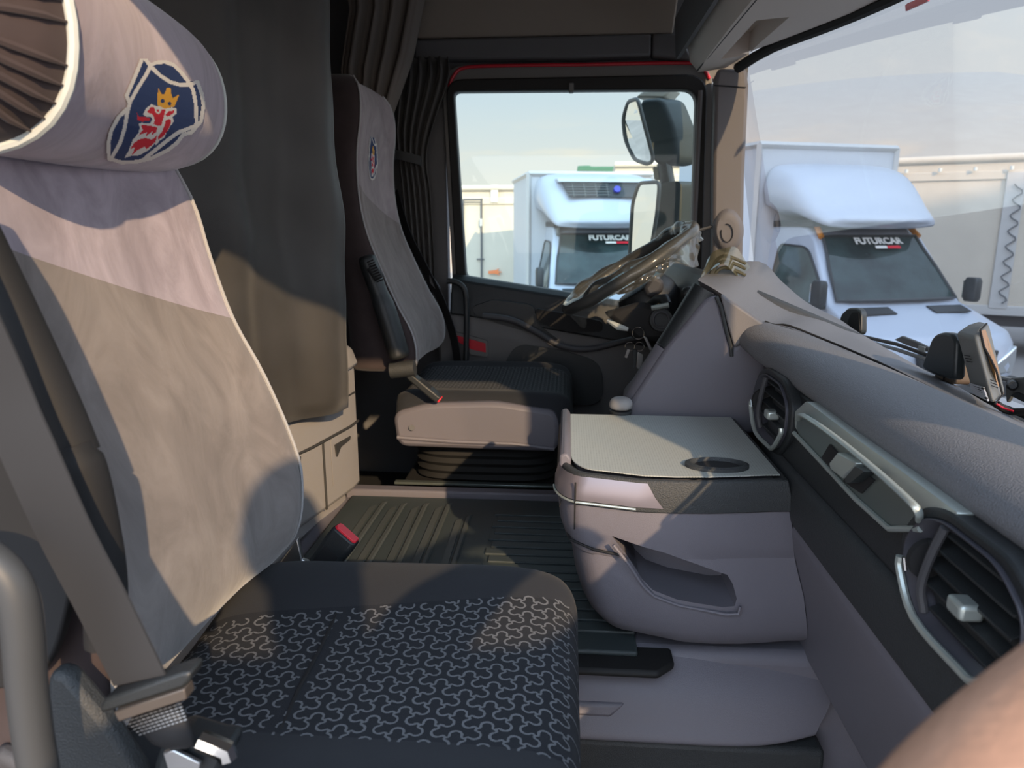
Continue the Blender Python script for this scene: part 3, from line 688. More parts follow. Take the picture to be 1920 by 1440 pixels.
obj('rail', boxes((-.28, .26, -.255, -.235, .235, .243)), M['satindk'], ds, bevel=.002)
am = smoothline([atY(u, v, 1.845) - ds.location for u, v in ((686, 478), (700, 520), (722, 580), (744, 650), (750, 672))], 5)
arm = obj('armrest', tube(am, [.026] + [.033]*8 + [.040]*10 + [.036, .03], 16, flat=.7), M['black'], ds, subsurf=1)
obj('height_dial', tube([atY(696, 500, 1.81) - ds.location, atY(712, 522, 1.81) - ds.location], .014, 12), M['softblack'], arm)
rbm = bmesh.new()
for k in range(9):
    a, b = atY(688+2.3*k, 492+4.6*k, 1.796) - ds.location, atY(700+2.3*k, 487+4.6*k, 1.796) - ds.location
    tube([a, b], .0018, 5, rbm)
obj('dial_ribs', rbm, M['blackmatte'], arm)
obj('armrest_pivot', tube([atY(733, 695, 1.85) - ds.location, atY(778, 690, 1.85) - ds.location], .022, 12), M['softblack'], arm)
buckle(ds, atY(824, 748, 1.86), atY(765, 700, 1.86), (0, 1, 0), .04, .02)
dbelt = thing('seat_belt', 'dark seat belt running down behind the far driver backrest', 'seat belt', (-.45, 2.45, .5))
obj('webbing', ribbon(smoothline([atY(u, v, y) - dbelt.location for u, v, y in ((740, 360, 2.52), (765, 440, 2.47), (800, 510, 2.43), (830, 570, 2.42), (852, 640, 2.43), (862, 720, 2.44))], 6), V(.6, -.6, .2), .042, .002), M['beltblack'], dbelt)
obj('guide', prism(rounded([atY(u, v, 2.42) - dbelt.location for u, v in ((805, 515), (815, 525), (825, 540), (822, 548), (806, 530))], .004), (0, .015, 0)), M['grey_dk'], dbelt)

# ================================================================== BUNK AND CURTAINS
bk = thing('bunk_bed', 'beige bunk base with drawers and rounded mattress end behind the black curtain', 'bed', (-.9, 1.45, 0))
q = lambda x, y, z: V(x+.9, y-1.45, z)
sec = lambda y, x: [q(-1.68, y, 0.0), q(x-.04, y, 0.0), q(x-.04, y, .265), q(x, y, .285), q(x, y, .60), q(x-.02, y, .615), q(x-.10, y, .66), q(-1.68, y, .66)]
o = obj('bunk_body', loft([sec(.36, -.80), sec(1.0, -.76), sec(1.35, -.63), sec(1.45, -.597), sec(1.52, -.578), sec(1.70, -.543), sec(1.755, -.54)]), M['bunk'], bk, bevel=.008)
def bx(y): return lerp_table([(1.0, -.76), (1.35, -.63), (1.45, -.597), (1.52, -.578), (1.70, -.543), (1.755, -.54)], y)[0]
gap = bmesh.new()
tube([q(bx(y)+.0015, y, z) for y, z in ((1.2, .455), (1.35, .455), (1.52, .455), (1.70, .455), (1.755, .455))], .0035, 6, gap)
tube([q(bx(1.565)+.0015, 1.565, z) for z in (.285, .36, .455)], .003, 6, gap)
tube([q(bx(y)+.0015, y, .535) for y in (1.6, 1.66, 1.74)], .0025, 6, gap)
obj('panel_gaps', gap, M['bunkdk'], bk)
dw = bmesh.new()
prism([q(bx(y)+.002, y, z) for y, z in ((1.60, .448), (1.74, .448), (1.74, .42), (1.66, .36), (1.60, .33))], (-.001, 0, 0), dw)
obj('drawer_front', dw, M['bunk'], bk, bevel=.003)
obj('pull_slot', prism([q(bx(y)+.006, y, z) for y, z in ((1.615, .432), (1.69, .432), (1.685, .424), (1.64, .419), (1.62, .40))], (-.004, 0, 0)), M['bunkdk'], bk)
obj('latch', prism([q(bx(y)+.01, y, z) for y, z in ((1.395, .452), (1.47, .452), (1.455, .41), (1.42, .34), (1.40, .34))], (-.01, 0, 0)), M['grey_dk'], bk, bevel=.004)
obj('latch_lever', prism([q(bx(y)+.016, y, z) for y, z in ((1.40, .40), (1.435, .41), (1.43, .385), (1.405, .375))], (-.008, 0, 0)), M['satindk'], bk, bevel=.003)
obj('upper_ledge', loft([[q(x, y, z) for x, z in ((-.52+dx, .60), (-.535+dx, .645), (-.60+dx, .69), (-.66+dx, .69), (-.66+dx, .60))] for y, dx in ((1.5, -.058), (1.58, -.034), (1.70, -.012), (1.77, -.012))]), M['bunk'], bk, bevel=.01)
obj('mattress', loft([superring(-.21, 0, z, a, b, 6, 32) for z, a, b in ((.655, .36, .36), (.665, .42, .34), (.70, .45, .345), (.79, .45, .345), (.815, .43, .33), (.825, .38, .28))]), M['bunkfab'], bk, subsurf=1)

def drape(name, p0, p1, ztop, zbot, folds, amp, m, parent=None, nu=120, nv=40, nrm=V(1, 0, 0), pinch=None, phase=0.0, loc=V(0, 0, 0), thick=.003, bottomfn=None):
    """cloth hanging between plan points p0 and p1 with vertical folds."""
    bm = bmesh.new(); g = []
    for j in range(nv+1):
        t = j/nv; row = []
        for i in range(nu+1):
            s = i/nu; zb = bottomfn(s) if bottomfn else zbot; z = ztop + (zb-ztop)*t
            a, b = (pinch(s, t, z) if pinch else (s, 1.0))
            p = V(*p0, 0).lerp(V(*p1, 0), a)
            ph = 2*math.pi*folds*s + phase
            d = amp*b*(math.sin(ph) + .3*math.sin(2.3*ph + 1 + 1.2*t))
            p = p + nrm*d; row.append(bm.verts.new(V(p.x, p.y, z) - loc))
        g.append(row)
    for j in range(nv):
        for i in range(nu): bm.faces.new((g[j][i], g[j][i+1], g[j+1][i+1], g[j+1][i]))
    o = obj(name, bm, m, parent)
    sd = o.modifiers.new('t', 'SOLIDIFY'); sd.thickness = thick
    return o
ct = thing('curtain', 'wide black bunk curtain hanging behind the near seat', 'curtain', (-.55, 1.4, 1.2), group='bunk curtains')
def ct_p(s, t, z):
    return s, .55 + .6*s*(.4+.6*abs(math.sin(3*t)))
o = drape('cloth', (-.735, .95), (-.515, 1.59), 1.93, .55, 2.3, .016, M['curtain'], ct, pinch=ct_p, loc=ct.location, phase=.6, bottomfn=lambda s: .565 - .02*s + .012*math.sin(5*s))
dg = bmesh.new(); dg.from_mesh(o.data)
for v in dg.verts:                                     # handling creases and slack folds half way down
    wz = v.co.z + 1.2; wy = v.co.y + 1.4
    e = math.exp(-((wz-.93)/.10)**2)
    v.co.x += .012*e*math.sin(19*wy + 9*wz) + .004*math.sin(9*wy - 8*wz) + .0015*math.sin(31*wz + 17*wy)
dg.to_mesh(o.data); dg.free()
obj('hem', tube([V(-.515+.55, 1.592-1.4, z-1.2) for z in (1.92, 1.5, 1.0, .56)], .003, 6), M['beltblack'], ct)
dc2 = thing('curtain', 'brown grey curtain gathered in long folds beside the driver window', 'curtain', (-.55, 2.3, 1.3), group='bunk curtains')
g = bmesh.new(); rows = []
for j in range(31):
    t = j/30; z = 1.92 - t*1.25
    xl = lerp_table([(0, -.80), (.25, -.66), (.40, -.70), (.6, -.68), (1, -.66)], t)[0]
    xr = lerp_table([(0, -.40), (.22, -.435), (.38, -.485), (.52, -.56), (.7, -.58), (1, -.58)], t)[0]
    row = []
    for i in range(91):
        s = i/90; x = xl + (xr-xl)*s; y = 2.41 + .016*math.sin(2*math.pi*4.2*s + .5*t) + .005*math.sin(2*math.pi*9*s + 1) + .02*s
        row.append(g.verts.new(V(x*1.062+.55, y-2.3, 1.06*(z-.95)+.95-1.3)))
    rows.append(row)
for j in range(30):
    for i in range(90): g.faces.new((rows[j][i], rows[j][i+1], rows[j+1][i+1], rows[j+1][i]))
o = obj('cloth', g, M['curtainb'], dc2); sd = o.modifiers.new('t', 'SOLIDIFY'); sd.thickness = .004
wc = thing('window_curtain', 'small black window curtain gathered and strapped at the rear of the driver window', 'curtain', (-.5, 2.52, 1.1))
g = bmesh.new(); rows = []
for j in range(41):
    t = j/40; z = 1.50 - t*.78
    xl = lerp_table([(0, -.58), (.3, -.60), (.42, -.59), (1, -.56)], t)[0]
    xr = smooth_table([(0, -.405), (.05, -.40), (.12, -.415), (.25, -.455), (.40, -.488), (.55, -.478), (.8, -.47), (1, -.468)], t)[0]
    row = []
    for i in range(81):
        s = i/80; x = xl + (xr-xl)*s; a = .018*math.exp(-((t-.02)/.05)**2) + .012
        y = 2.525 + a*math.sin(2*math.pi*(5.5 if t < .12 else 5.5)*s + 1.0) + .004*math.sin(40*s)
        row.append(g.verts.new(V(x+.5, y-2.52, z-1.1)))
    rows.append(row)
for j in range(40):
    for i in range(80): g.faces.new((rows[j][i], rows[j][i+1], rows[j+1][i+1], rows[j+1][i]))
o = obj('cloth', g, M['curtain'], wc); sd = o.modifiers.new('t', 'SOLIDIFY'); sd.thickness = .003
obj('tie_strap', ribbon([atY(u, v, y) - wc.location for u, v, y in ((728, 287, 2.49), (745, 290, 2.48), (770, 296, 2.48), (788, 301, 2.49), (790, 305, 2.52))], V(0, 0, 1), .030, .003), M['softblack'], wc, bevel=.001)
obj('tie_buckle', prism([atY(u, v, 2.476) - wc.location for u, v in ((728, 282), (741, 284), (741, 300), (728, 297))], (0, .006, 0)), M['black'], wc, bevel=.002)

# ================================================================== DASHBOARD
da = thing('dashboard', 'wide grey and black truck dashboard running under the windscreen', 'dashboard', (.45, 1.0, .5))
D = lambda p: Vector(p) - da.location
def pf(u, v, x): return D(atX(u, v, x))
# upper strip rising into the instrument hood
low_e = [V(.55, .36, .702), V(.55, .80, .702), V(.55, 1.10, .706), V(.546, 1.25, .712), V(.532, 1.36, .718), V(.505, 1.45, .728), atY(1470, 612, 1.50), atY(1437, 609, 1.52), atY(1390, 582, 1.54), atY(1350, 549, 1.56), atY(1308, 525, 1.60)]
top_e = [V(.74, .36, .66), V(.72, .80, .662), V(.70, 1.10, .658), V(.70, 1.307, .672), V(.70, 1.442, .678), atY(1613, 625, 1.69), atY(1573, 598, 1.74), atY(1513, 567, 1.78), atY(1465, 527, 1.81), atY(1423, 490, 1.82), atY(1330, 503, 1.76)]
low_e = smoothline(low_e, 4); top_e = smoothline(top_e, 4)
rings = []
for a, b in zip(low_e, top_e):
    rings.append([D(a), D(a.lerp(b, .33)), D(a.lerp(b, .67)), D(b), D(b + V(.03, .03, -.05)), D(b.lerp(a, .5) + V(.03, .06, -.13)), D(a + V(.015, .03, -.022))])
obj('upper_strip', loft(rings), M['padstrip'], da, angle=60)
hood = [atY(1308, 523, 1.60), atY(1330, 505, 1.76), atY(1415, 492, 1.86), atY(1450, 517, 1.85)]
obj('pad_seam', tube([D(p + V(.010, .004, .0015)) for p in low_e[:30]], .0022, 6), M['blackmatte'], da)
# padded roll over the fascia
rings = []
for y, dx, dz, k in ((.33, 0, 0, 1), (.6, 0, 0, 1), (.9, 0, 0, 1), (1.1, 0, 0, 1), (1.25, 0, .002, 1), (1.36, -.008, .005, .93), (1.43, -.014, .012, .90), (1.49, -.022, .022, .72), (1.535, -.02, .03, .42)):
    x0 = .382 + dx; w_ = .175*k
    rings.append([D(V(x0+w_*a, y, .684 + dz + b)) for a, b in ((0, 0), (-.03, .012), (.02, .030), (.14, .043), (.34, .049), (.6, .046), (.85, .038), (1.02, .027), (1.08, -.01), (.5, -.03), (.12, -.008))])
obj('dash_pad', loft(rings), M['pad'], da, subsurf=1, angle=60)
obj('pad_gap', boxes((.40-.45, .52-.45, -.66, .35, .655-.5, .682-.5)), M['blackmatte'], da)
# fascia and its rounded lower lip
ys = [.33, .6, .9, 1.1, 1.2, 1.30, 1.41]
obj('fascia', loft([[D(V(x + (.0 if y < 1.31 else .03), y, z)) for x, z in ((.372, .566), (.376, .60), (.386, .682), (.44, .69), (.46, .55), (.40, .55))] for y in ys]), M['black'], da, bevel=.004)
lip = []
for y in (.33, .6, .8, 1.0, 1.15, 1.25, 1.32, 1.38):
    k = max(0, (y-1.15)/.23); s_ = 1 - .55*k*k
    lip.append([D(V(.372 - .012*a*s_ + .02*k*k, y, .568 - .088*b*s_ + .0*k)) for a, b in ((0, 0), (.7, .08), (1.05, .25), (1.1, .5), (1.0, .8), (.6, .97), (0, 1.0), (-3, 1), (-3, 0))])
obj('lower_lip', loft(lip), M['softblack'], da, subsurf=1)
# grey lower panel falling towards the footwell
pn = []
for y, dx in ((.30, 0), (.6, 0), (.9, 0), (1.10, 0), (1.22, .0)):
    pn.append([D(V(x + dx, y, z)) for x, z in ((.372, .486), (.366, .472), (.372, .44), (.395, .36), (.412, .28), (.42, .225), (.45, .21), (.52, .22), (.52, .48))])
obj('lower_panel', loft(pn), M['grey'], da, bevel=.006, angle=50)
scf = bmesh.new()
for l in (((1612, 1222), (1606, 1245), (1605, 1262)), ((1612, 1270), (1622, 1285), (1640, 1300)), ((1648, 1275), (1640, 1310), (1632, 1335)), ((1616, 1225), (1612, 1262))):
    tube([pf(u, v, .394) for u, v in l], .0006, 4, scf)
# vents
def octo(pts): return [Vector(p) for p in pts]
def vent(cy, cz, hw, hh, x, flip=1):
    sh = [(-1, .15), (-.72, .78), (-.35, 1.0), (.55, 1.0), (1, .55), (1, -.25), (.62, -.9), (.3, -1.0), (-.55, -.98), (-.95, -.4)]
    f = lambda k, dx, dz=0: [D(V(x + dx - .0*k, cy - flip*a*hw*k, cz + b*hh*k + dz)) for a, b in sh]
    r = obj('air_vent', ringprism(rounded(f(1.16, -.004), .02), rounded(f(.98, -.004), .02), (.03, 0, 0)), M['black'], da, bevel=.003)
    obj('chrome_ring', ringprism(rounded(f(1.0, -.010), .02), rounded(f(.80, .004), .018), (.02, 0, 0)), M['lilacgrey'], r, bevel=.003)
    lowl = [D(V(x-.012, cy - flip*a*hw*.96, cz + b*hh*.96)) for a, b in ((-.98, -.15), (-.95, -.4), (-.55, -.98), (.3, -1.0), (.62, -.9), (.98, -.3), (1, -.1))]
    obj('trim_strip', tube(smoothline(lowl, 4), .0042, 8), M['satin'], r)
    obj('duct', prism(f(.94, .022), (.02, 0, 0)), M['blackmatte'], r)
    sl = bmesh.new()
    for k in range(5):
        z = cz - hh*.72 + hh*1.44*k/4; ww = hw*(.86 if 0 < k < 4 else .62)
        vs = [D(V(x-.002, cy-ww*.9, z)), D(V(x-.002, cy+ww*.75, z)), D(V(x+.022, cy+ww*.75, z+.010)), D(V(x+.022, cy-ww*.9, z+.010))]
        prism(vs, (0, 0, .0028), sl)
    obj('louvres', sl, M['black'], r, smooth=False, bevel=.0008)
    obj('divider', tube(smoothline([D(V(x-.006, cy+hw*.30*flip, cz+hh*.9)), D(V(x-.009, cy+hw*.42*flip, cz+hh*.3)), D(V(x-.009, cy+hw*.52*flip, cz-hh*.35)), D(V(x-.004, cy+hw*.50*flip, cz-hh*.8))], 4), .0045, 8), M['grey_dk'], r)
    obj('wheel', tube([D(V(x+.004, cy+hw*.66*flip-.004, cz+.002)), D(V(x+.004, cy+hw*.66*flip+.004, cz+.002))], .022, 18), M['blackmatte'], r)
    obj('wheel_mark', tube([D(V(x-.016, cy+hw*.72*flip, cz-hh*.22)), D(V(x-.019, cy+hw*.72*flip, cz+hh*.02))], .0022, 8), M['chrome'], r)
    t = obj('tab', boxes((x-.45-.016, x-.45+.006, cy-1-.030, cy-1-.004, cz-.5-.012, cz-.5+.004)), M['satin'], r, bevel=.004)
    return r
vent(.625, .620, .100, .058, .366)
vent(1.270, .628, .105, .060, .372)
# decor panel with pull handle between the vents
pl_ = rounded([pf(u, v, .366) for u, v in ((1512, 752), (1490, 772), (1490, 800), (1515, 838), (1640, 975), (1668, 991), (1755, 990), (1797, 963), (1700, 890), (1600, 818))], .006)
dp = obj('decor_panel', prism(pl_, (.016, 0, 0)), M['satin'], da, bevel=.002)
obj('handle_recess', prism([pf(u, v, .363) for u, v in ((1497, 778), (1493, 800), (1500, 822), (1648, 973), (1672, 984), (1718, 983), (1722, 965), (1715, 950), (1640, 884), (1512, 776))], (.006, 0, 0)), M['satindk'], dp, smooth=False)
obj('recess_edge', tube([pf(u, v, .361) for u, v in ((1489, 812), (1540, 866), (1605, 936), (1668, 992), (1726, 992))], .0035, 8), M['satin'], dp)
hb = smoothline([pf(u, v, y) for u, v, y in ((1496, 786, .355), (1506, 779, .350), (1560, 815, .348), (1640, 880, .348), (1706, 940, .348), (1722, 960, .352), (1724, 974, .358))], 5)
obj('pull_handle', tube(hb, .0048, 10, flat=.7), M['satin'], dp)
obj('gap', prism([pf(u, v, .3605) for u, v in ((1555, 833), (1540, 858), (1556, 876), (1570, 850))], (.004, 0, 0)), M['blackmatte'], dp, smooth=False)
obj('gap', prism([pf(u, v, .3605) for u, v in ((1604, 873), (1580, 902), (1614, 925), (1638, 900))], (.004, 0, 0)), M['blackmatte'], dp, smooth=False)
obj('latch_block', prism([pf(u, v, .352) for u, v in ((1570, 848), (1554, 868), (1556, 880), (1578, 897), (1600, 878), (1604, 868))], (.014, 0, 0)), M['satin'], dp, bevel=.002)
obj('latch_roller', prism(rounded([pf(u, v, .348) for u, v in ((1603, 874), (1583, 898), (1586, 906), (1596, 904), (1620, 884))], .003), (.014, 0, 0)), M['devdark'], dp, bevel=.002)
# cockpit side: grey panel facing the passenger seat, black roll along its edge
cp_out = [atY(u, v, 1.50) for u, v in ((1322, 560), (1345, 552), (1372, 640), (1378, 650), (1420, 612), (1440, 618), (1440, 700), (1415, 815), (1165, 815), (1165, 772), (1188, 745), (1250, 650))]
obj('side_panel', prism([D(p) for p in cp_out], (.02, .22, 0)), M['grey'], da, bevel=.010)
obj('side_seam', tube([D(atY(u, v, 1.497)) for u, v in ((1343, 556), (1352, 575), (1362, 620), (1371, 652), (1372, 668))], .0042, 8), M['softblack'], da)
tr = obj('hood_cheek', prism([D(p) for p in [atY(u, v, 1.492) for u, v in ((1350, 552), (1437, 612), (1400, 640), (1376, 652), (1364, 610))]], (.01, .03, 0)), M['pillar'], da, bevel=.004)
obj('bezel_roll', tube([D(atY(u, v, 1.54)) for u, v in ((1326, 545), (1292, 598), (1256, 655))], [.034, .033, .032], 16), M['black'], da)
obj('bezel_roll', tube([D(atY(u, v, 1.54)) for u, v in ((1254, 658), (1215, 718), (1180, 775))], [.032, .030, .028], 16), M['grey'], da)
obj('instrument_housing', loft([[D(V(x, y, z)) for x, z in ((.30, .60), (.33, .80), (.36, .84), (.70, .70), (.70, .5), (.4, .45))] for y in (1.66, 2.0, 2.50)]), M['softblack'], da, bevel=.02)
obj('dash_core', boxes((.42-.45, .72-.45, -.66, 1.0, .25-.5, .655-.5)), M['blackmatte'], da)
obj('knee_panel', boxes((.38-.45, .6-.45, .66, 1.5, .12-.5, .55-.5)), M['grey'], da, bevel=.03)
# small knob on the instrument hood rim
kb = obj('sensor_knob', tube([D(atY(1283, 553, 1.75)), D(atY(1296, 545, 1.78))], [.016, .019], 14), M['black'], da, subsurf=1)
# crumpled protective film left on the hood
fl = thing('protective_film', 'crumpled clear protective film on top of the instrument hood', 'film', atY(1370, 500, 1.78))
bm = bmesh.new(); gg = []
for i in range(22):
    row = []
    for j in range(12):
        s, t = i/21, j/11
        u = 1325 + 82*s - 12*t; v = 520 - 48*math.sin(math.pi*(.15+.75*s)) + 36*t + 2*math.sin(9*s + 5*t)
        p = atY(u, v, 1.70 + .06*s - .08*t) + V(0, .012*math.sin(9*s), .012 + .004*math.sin(11*s + 3*t))
        row.append(bm.verts.new(p - fl.location))
    gg.append(row)
for i in range(21):
    for j in range(11): bm.faces.new((gg[i][j], gg[i+1][j], gg[i+1][j+1], gg[i][j+1]))
o = obj('sheet', bm, glassmat('olive_film', (.62, .60, .46), 2.2, .10, 1.5, .35, (.20, .19, .12)), fl, subsurf=1)
fw = bmesh.new()
for dv in (0, 10, 22):
    tube(smoothline([atY(u, v + dv, 1.69) - fl.location for u, v in ((1332, 515), (1342, 490), (1356, 480), (1376, 484), (1398, 494))], 4), .004, 7, fw)
obj('crease', fw, glassmat('olive_film_crease', (.5, .48, .36), 2.2, .08, 1.5, .6, (.16, .15, .10)), fl)

# ================================================================== CENTRE CONSOLE (drawer unit on the tunnel)
lilac = mat('lilac_metal', (.26, .23, .25), .32, .55)
co = thing('centre_console', 'grey storage console with textured tray top, cup holder and open pocket', 'console', (.18, 1.25, TZ))
Q = lambda p: Vector(p) - co.location
def plan(z, x0, yn, rad, xr=.357):
    """console outline at height z: rounded near-left corner, slightly bowed near side."""
    p = [V(xr, 1.46, z), V(x0, 1.46, z)]
    p += [V(x0, yn+rad*1.6, z)] + [V(x0 + rad*(1-math.cos(t)), yn + rad*1.6*(1-math.sin(t)), z) for t in [R(90)*k/6 for k in range(1, 7)]]
    p += [V(x0 + (xr-x0)*s, yn - .022*math.sin(math.pi*min(1, s*1.05)), z) for s in (.35, .5, .65, .8, .92, 1.0)]
    return [Q(a) for a in p]
up = obj('upper_drawer', loft([plan(.548, .0, 1.10, .05), plan(.52, -.008, 1.094, .05), plan(.50, -.010, 1.092, .05, .362), plan(.46, -.006, 1.092, .05, .372), plan(.42, .006, 1.094, .055, .376), plan(.41, .02, 1.10, .055, .378), plan(.395, .02, 1.10, .055, .38)]), M['grey'], co, bevel=.002, angle=30)
body = obj('lower_body', loft([plan(.43, .012, 1.094, .055, .374), plan(.40, .016, 1.092, .055, .382), plan(.36, .022, 1.090, .06, .394), plan(.32, .034, 1.092, .06, .402), plan(.295, .045, 1.098, .06, .408), plan(.275, .06, 1.106, .06, .412), plan(.256, .10, 1.13, .06, .414)]), M['grey'], co)
pocket = [(1150, 1022), (1180, 1060), (1205, 1098), (1226, 1118), (1272, 1135), (1360, 1152), (1384, 1151), (1388, 1137), (1381, 1110), (1370, 1092), (1250, 1048)]
cu = obj('c', prism([Q(atY(u, v, 1.05)) for u, v in pocket], (0, .13, .0)), M['grey'], co, False)
cu2 = cu.copy(); cu2.data = cu.data.copy(); C.objects.link(cu2)
bpy.context.view_layer.update()
cut(body, cu); cut(up, cu2)
obj('pocket_rim', tube([Q(atY(u, v, 1.068)) for u, v in pocket[:8]], .0028, 8), M['grey'], co)
obj('pocket_seam', tube([Q(atY(u, v, 1.17)) for u, v in ((1190, 1095), (1290, 1100), (1385, 1106))], .0015, 6), M['blackmatte'], co)
def edge_pts(z, off, s0=0, s1=None, x0=0.0, yn=1.10, rad=.05):
    p = plan(z, x0, yn, rad)[2:]
    c = Q(V(.2, 1.3, z)); return [a + (a-c).normalized()*off for a in p][s0:s1]
obj('drawer_seam', tube([Q(atY(u, v, 1.086)) for u, v in ((1079, 905), (1078, 940), (1077, 992))], .0016, 6), M['blackmatte'], co)
obj('drawer_gap', tube([Q(p) for p in (V(.005, 1.24, .438), V(.004, 1.17, .438), V(.012, 1.115, .436), V(.05, 1.088, .432), V(.10, 1.076, .428))], .0022, 6), M['blackmatte'], co)
obj('key_mark', tube([Q(atY(u, v, 1.12)) for u, v in ((1053, 922), (1050, 936), (1052, 938), (1049, 950))], .0009, 6), M['blackmatte'], co)
# black rim and tray
obj('rim', loft([plan(.507, -.013, 1.088, .05, .362), plan(.535, -.012, 1.088, .05, .36), plan(.558, -.004, 1.094, .05, .355), plan(.560, .0, 1.10, .05, .35), plan(.545, .02, 1.12, .05, .34)]), M['softblack'], co, bevel=.003)
mt2 = mat('tray_mesh', (.30, .32, .29), .45, .2)
n = mt2.node_tree.nodes; l = mt2.node_tree.links
tcn = n.new('ShaderNodeTexCoord'); vo = n.new('ShaderNodeTexVoronoi'); vo.inputs['Scale'].default_value = 210; vo.inputs['Randomness'].default_value = 0.05
l.new(tcn.outputs['Object'], vo.inputs['Vector']); rp = n.new('ShaderNodeValToRGB'); l.new(vo.outputs['Distance'], rp.inputs[0])
rp.color_ramp.elements[0].color = (.10, .11, .10, 1); rp.color_ramp.elements[1].color = (.46, .48, .45, 1); rp.color_ramp.elements[0].position = .25; rp.color_ramp.elements[1].position = .5
l.new(rp.outputs[0], n['Principled BSDF'].inputs['Base Color'])
tray = obj('tray', prism([p for p in plan(.5605, .012, 1.108, .045, .345)], (0, 0, .002)), mt2, co)
obj('tray_side', loft([[Q(V(x, y, z)) for x, z in ((-.008, .545), (-.008, .572), (.004, .576), (.012, .566), (.012, .545))] for y in (1.15, 1.25, 1.46)]), M['grey'], co, bevel=.004)
mtr = [plan(z, x0, yn, .05)[2:10] for z, x0, yn in ((.517, -.0155, 1.0845), (.535, -.0150, 1.0850), (.555, -.008, 1.0915))]
mtr[0].append(mtr[0][-1] + V(.042, -.003, 0)); mtr[1].append(mtr[1][-1] + V(.028, -.002, 0)); mtr[2].append(mtr[2][-1] + V(.012, -.001, 0))
obj('metal_trim', loft(mtr, False, False), lilac, co)
obj('metal_edge', tube(plan(.514, -.0165, 1.0835, .05)[2:11] if False else plan(.514, -.0165, 1.0835, .05)[2:10], .0022, 8), M['satin'], co)
ch = bmesh.new()
cx_, cy_ = .252, 1.140
ring = lambda r, z, k=.62: [Q(V(cx_ + r*math.cos(t), cy_ + r*k*math.sin(t), z)) for t in [2*math.pi*i/36 for i in range(36)]]
loft([ring(.052, .5625), ring(.052, .568), ring(.044, .570), ring(.040, .566), ring(.037, .5635)], True, True, ch)
obj('cup_holder', ch, M['softblack'], co)
obj('cup_well', prism(ring(.036, .5642), (0, 0, .0006)), M['blackmatte'], co)
lv = thing('lever_knob', 'small light grey topped lever knob standing behind the console tray', 'knob', atY(1164, 769, 1.475))
obj('stem', loft([superring(0, 0, z, r, r, 2, 20) for z, r in ((-.04, .018), (-.008, .022), (.0, .024))]), M['softblack'], lv)
obj('cap', loft([superring(0, 0, z, r, r, 2, 24) for z, r in ((0, .024), (.014, .026), (.024, .022), (.029, .012))]), M['bunk'], lv, subsurf=1)
lvb = obj('gate', prism([Vector(p) for p in ((-.06, .0, -.06), (.01, -.004, -.06), (.01, .01, -.06), (-.06, .012, -.06))], (0, 0, .03)), M['black'], lv, bevel=.004)

# ================================================================== STEERING WHEEL
sw = thing('steering_wheel_assembly', 'black steering wheel wrapped in torn clear plastic film', 'steering wheel', (.18, 2.13, .83))
ax = V(-.55, 0, .83).normalized(); e1 = V(.83, 0, .55).normalized(); e2 = V(0, 1, 0)
RW = .212
rim = [e1*RW*math.cos(t) + e2*RW*math.sin(t) for t in [2*math.pi*k/56 for k in range(56)]]
obj('rim', tube(rim, .0165, 12, closed=True), M['black'], sw)
hub = []
for r, d in ((.075, -.02), (.085, -.035), (.06, -.06)):
    hub.append([e1*r*math.cos(t)*.95 + e2*r*math.sin(t)*1.1 + ax*d for t in [2*math.pi*k/28 for k in range(28)]])
obj('hub', loft(hub), M['black'], sw, subsurf=1)
for t in (R(10), R(170), R(270), R(90)):
    d = e1*math.sin(t)*0 + (e1*math.cos(t) + e2*math.sin(t)); obj('spoke', tube([d*.06 - ax*.035, d*.13 - ax*.03, d*.205 - ax*.004], [.02, .016, .013], 10, flat=.5), M['black'], sw)
fm = bmesh.new(); rings = []
random.seed(3)
for k in range(73):
    t = 2*math.pi*k/72; d = e1*math.cos(t) + e2*math.sin(t); rr_ = []
    for j in range(16):
        a = 2*math.pi*j/16; rad = .0195 + .0012*math.sin(7*t + 2*a) + .001*math.sin(23*t + 3*a) + random.uniform(-.0006, .0006)
        if math.cos(a) < -.3 and math.sin(a) > -.4: rad += max(0, .010 + .012*math.sin(3*t+1) + .005*math.sin(11*t)) + random.uniform(0, .002)
        rr_.append(d*(RW + rad*math.cos(a)) + ax*rad*math.sin(a))
    rings.append(rr_)
loft(rings[:-1] + [rings[0]], False, True, fm)
obj('film_wrap', fm, M['film'], sw, subsurf=1)
hg = bmesh.new(); rows_ = []
for k in range(46):
    t = R(-158 + 140*k/45); d = e1*math.cos(t) + e2*math.sin(t)
    rows_.append([hg.verts.new(d*(RW + .012 + .004*math.sin(5*k + 2*j)) + ax*(-.010 - j*(.006 + .006*(1+math.sin(.55*k + 1))*(.5 + .5*math.sin(.23*k)))) + d*.005*math.sin(1.7*k + j)) for j in range(5)])
for k in range(45):
    for j in range(4): hg.faces.new((rows_[k][j], rows_[k][j+1], rows_[k+1][j+1], rows_[k+1][j]))
obj('film_tatter', hg, M['film'], sw, subsurf=1)
sc = thing('steering_shroud', 'black steering column with stalks and ignition lock under the wheel', 'steering shroud', (.24, 2.1, .74))
S_ = lambda p: Vector(p) - sc.location
c0 = sw.location - ax*.064
obj('shroud', loft([[S_(c0 - ax*d + e1*r*math.cos(t)*1.0 + e2*r*math.sin(t)) for t in [2*math.pi*k/24 for k in range(24)]] for d, r in ((0, .075), (.03, .09), (.09, .095), (.16, .075), (.22, .07))]), M['black'], sc, bevel=.004)
obj('top_cowl', loft([[S_(atY(u, v, y)) for u, v in ((1205, 540), (1225, 515), (1245, 525), (1243, 548), (1215, 560))] for y in (1.97, 2.2)]), M['grey_dk'], sc, bevel=.012)
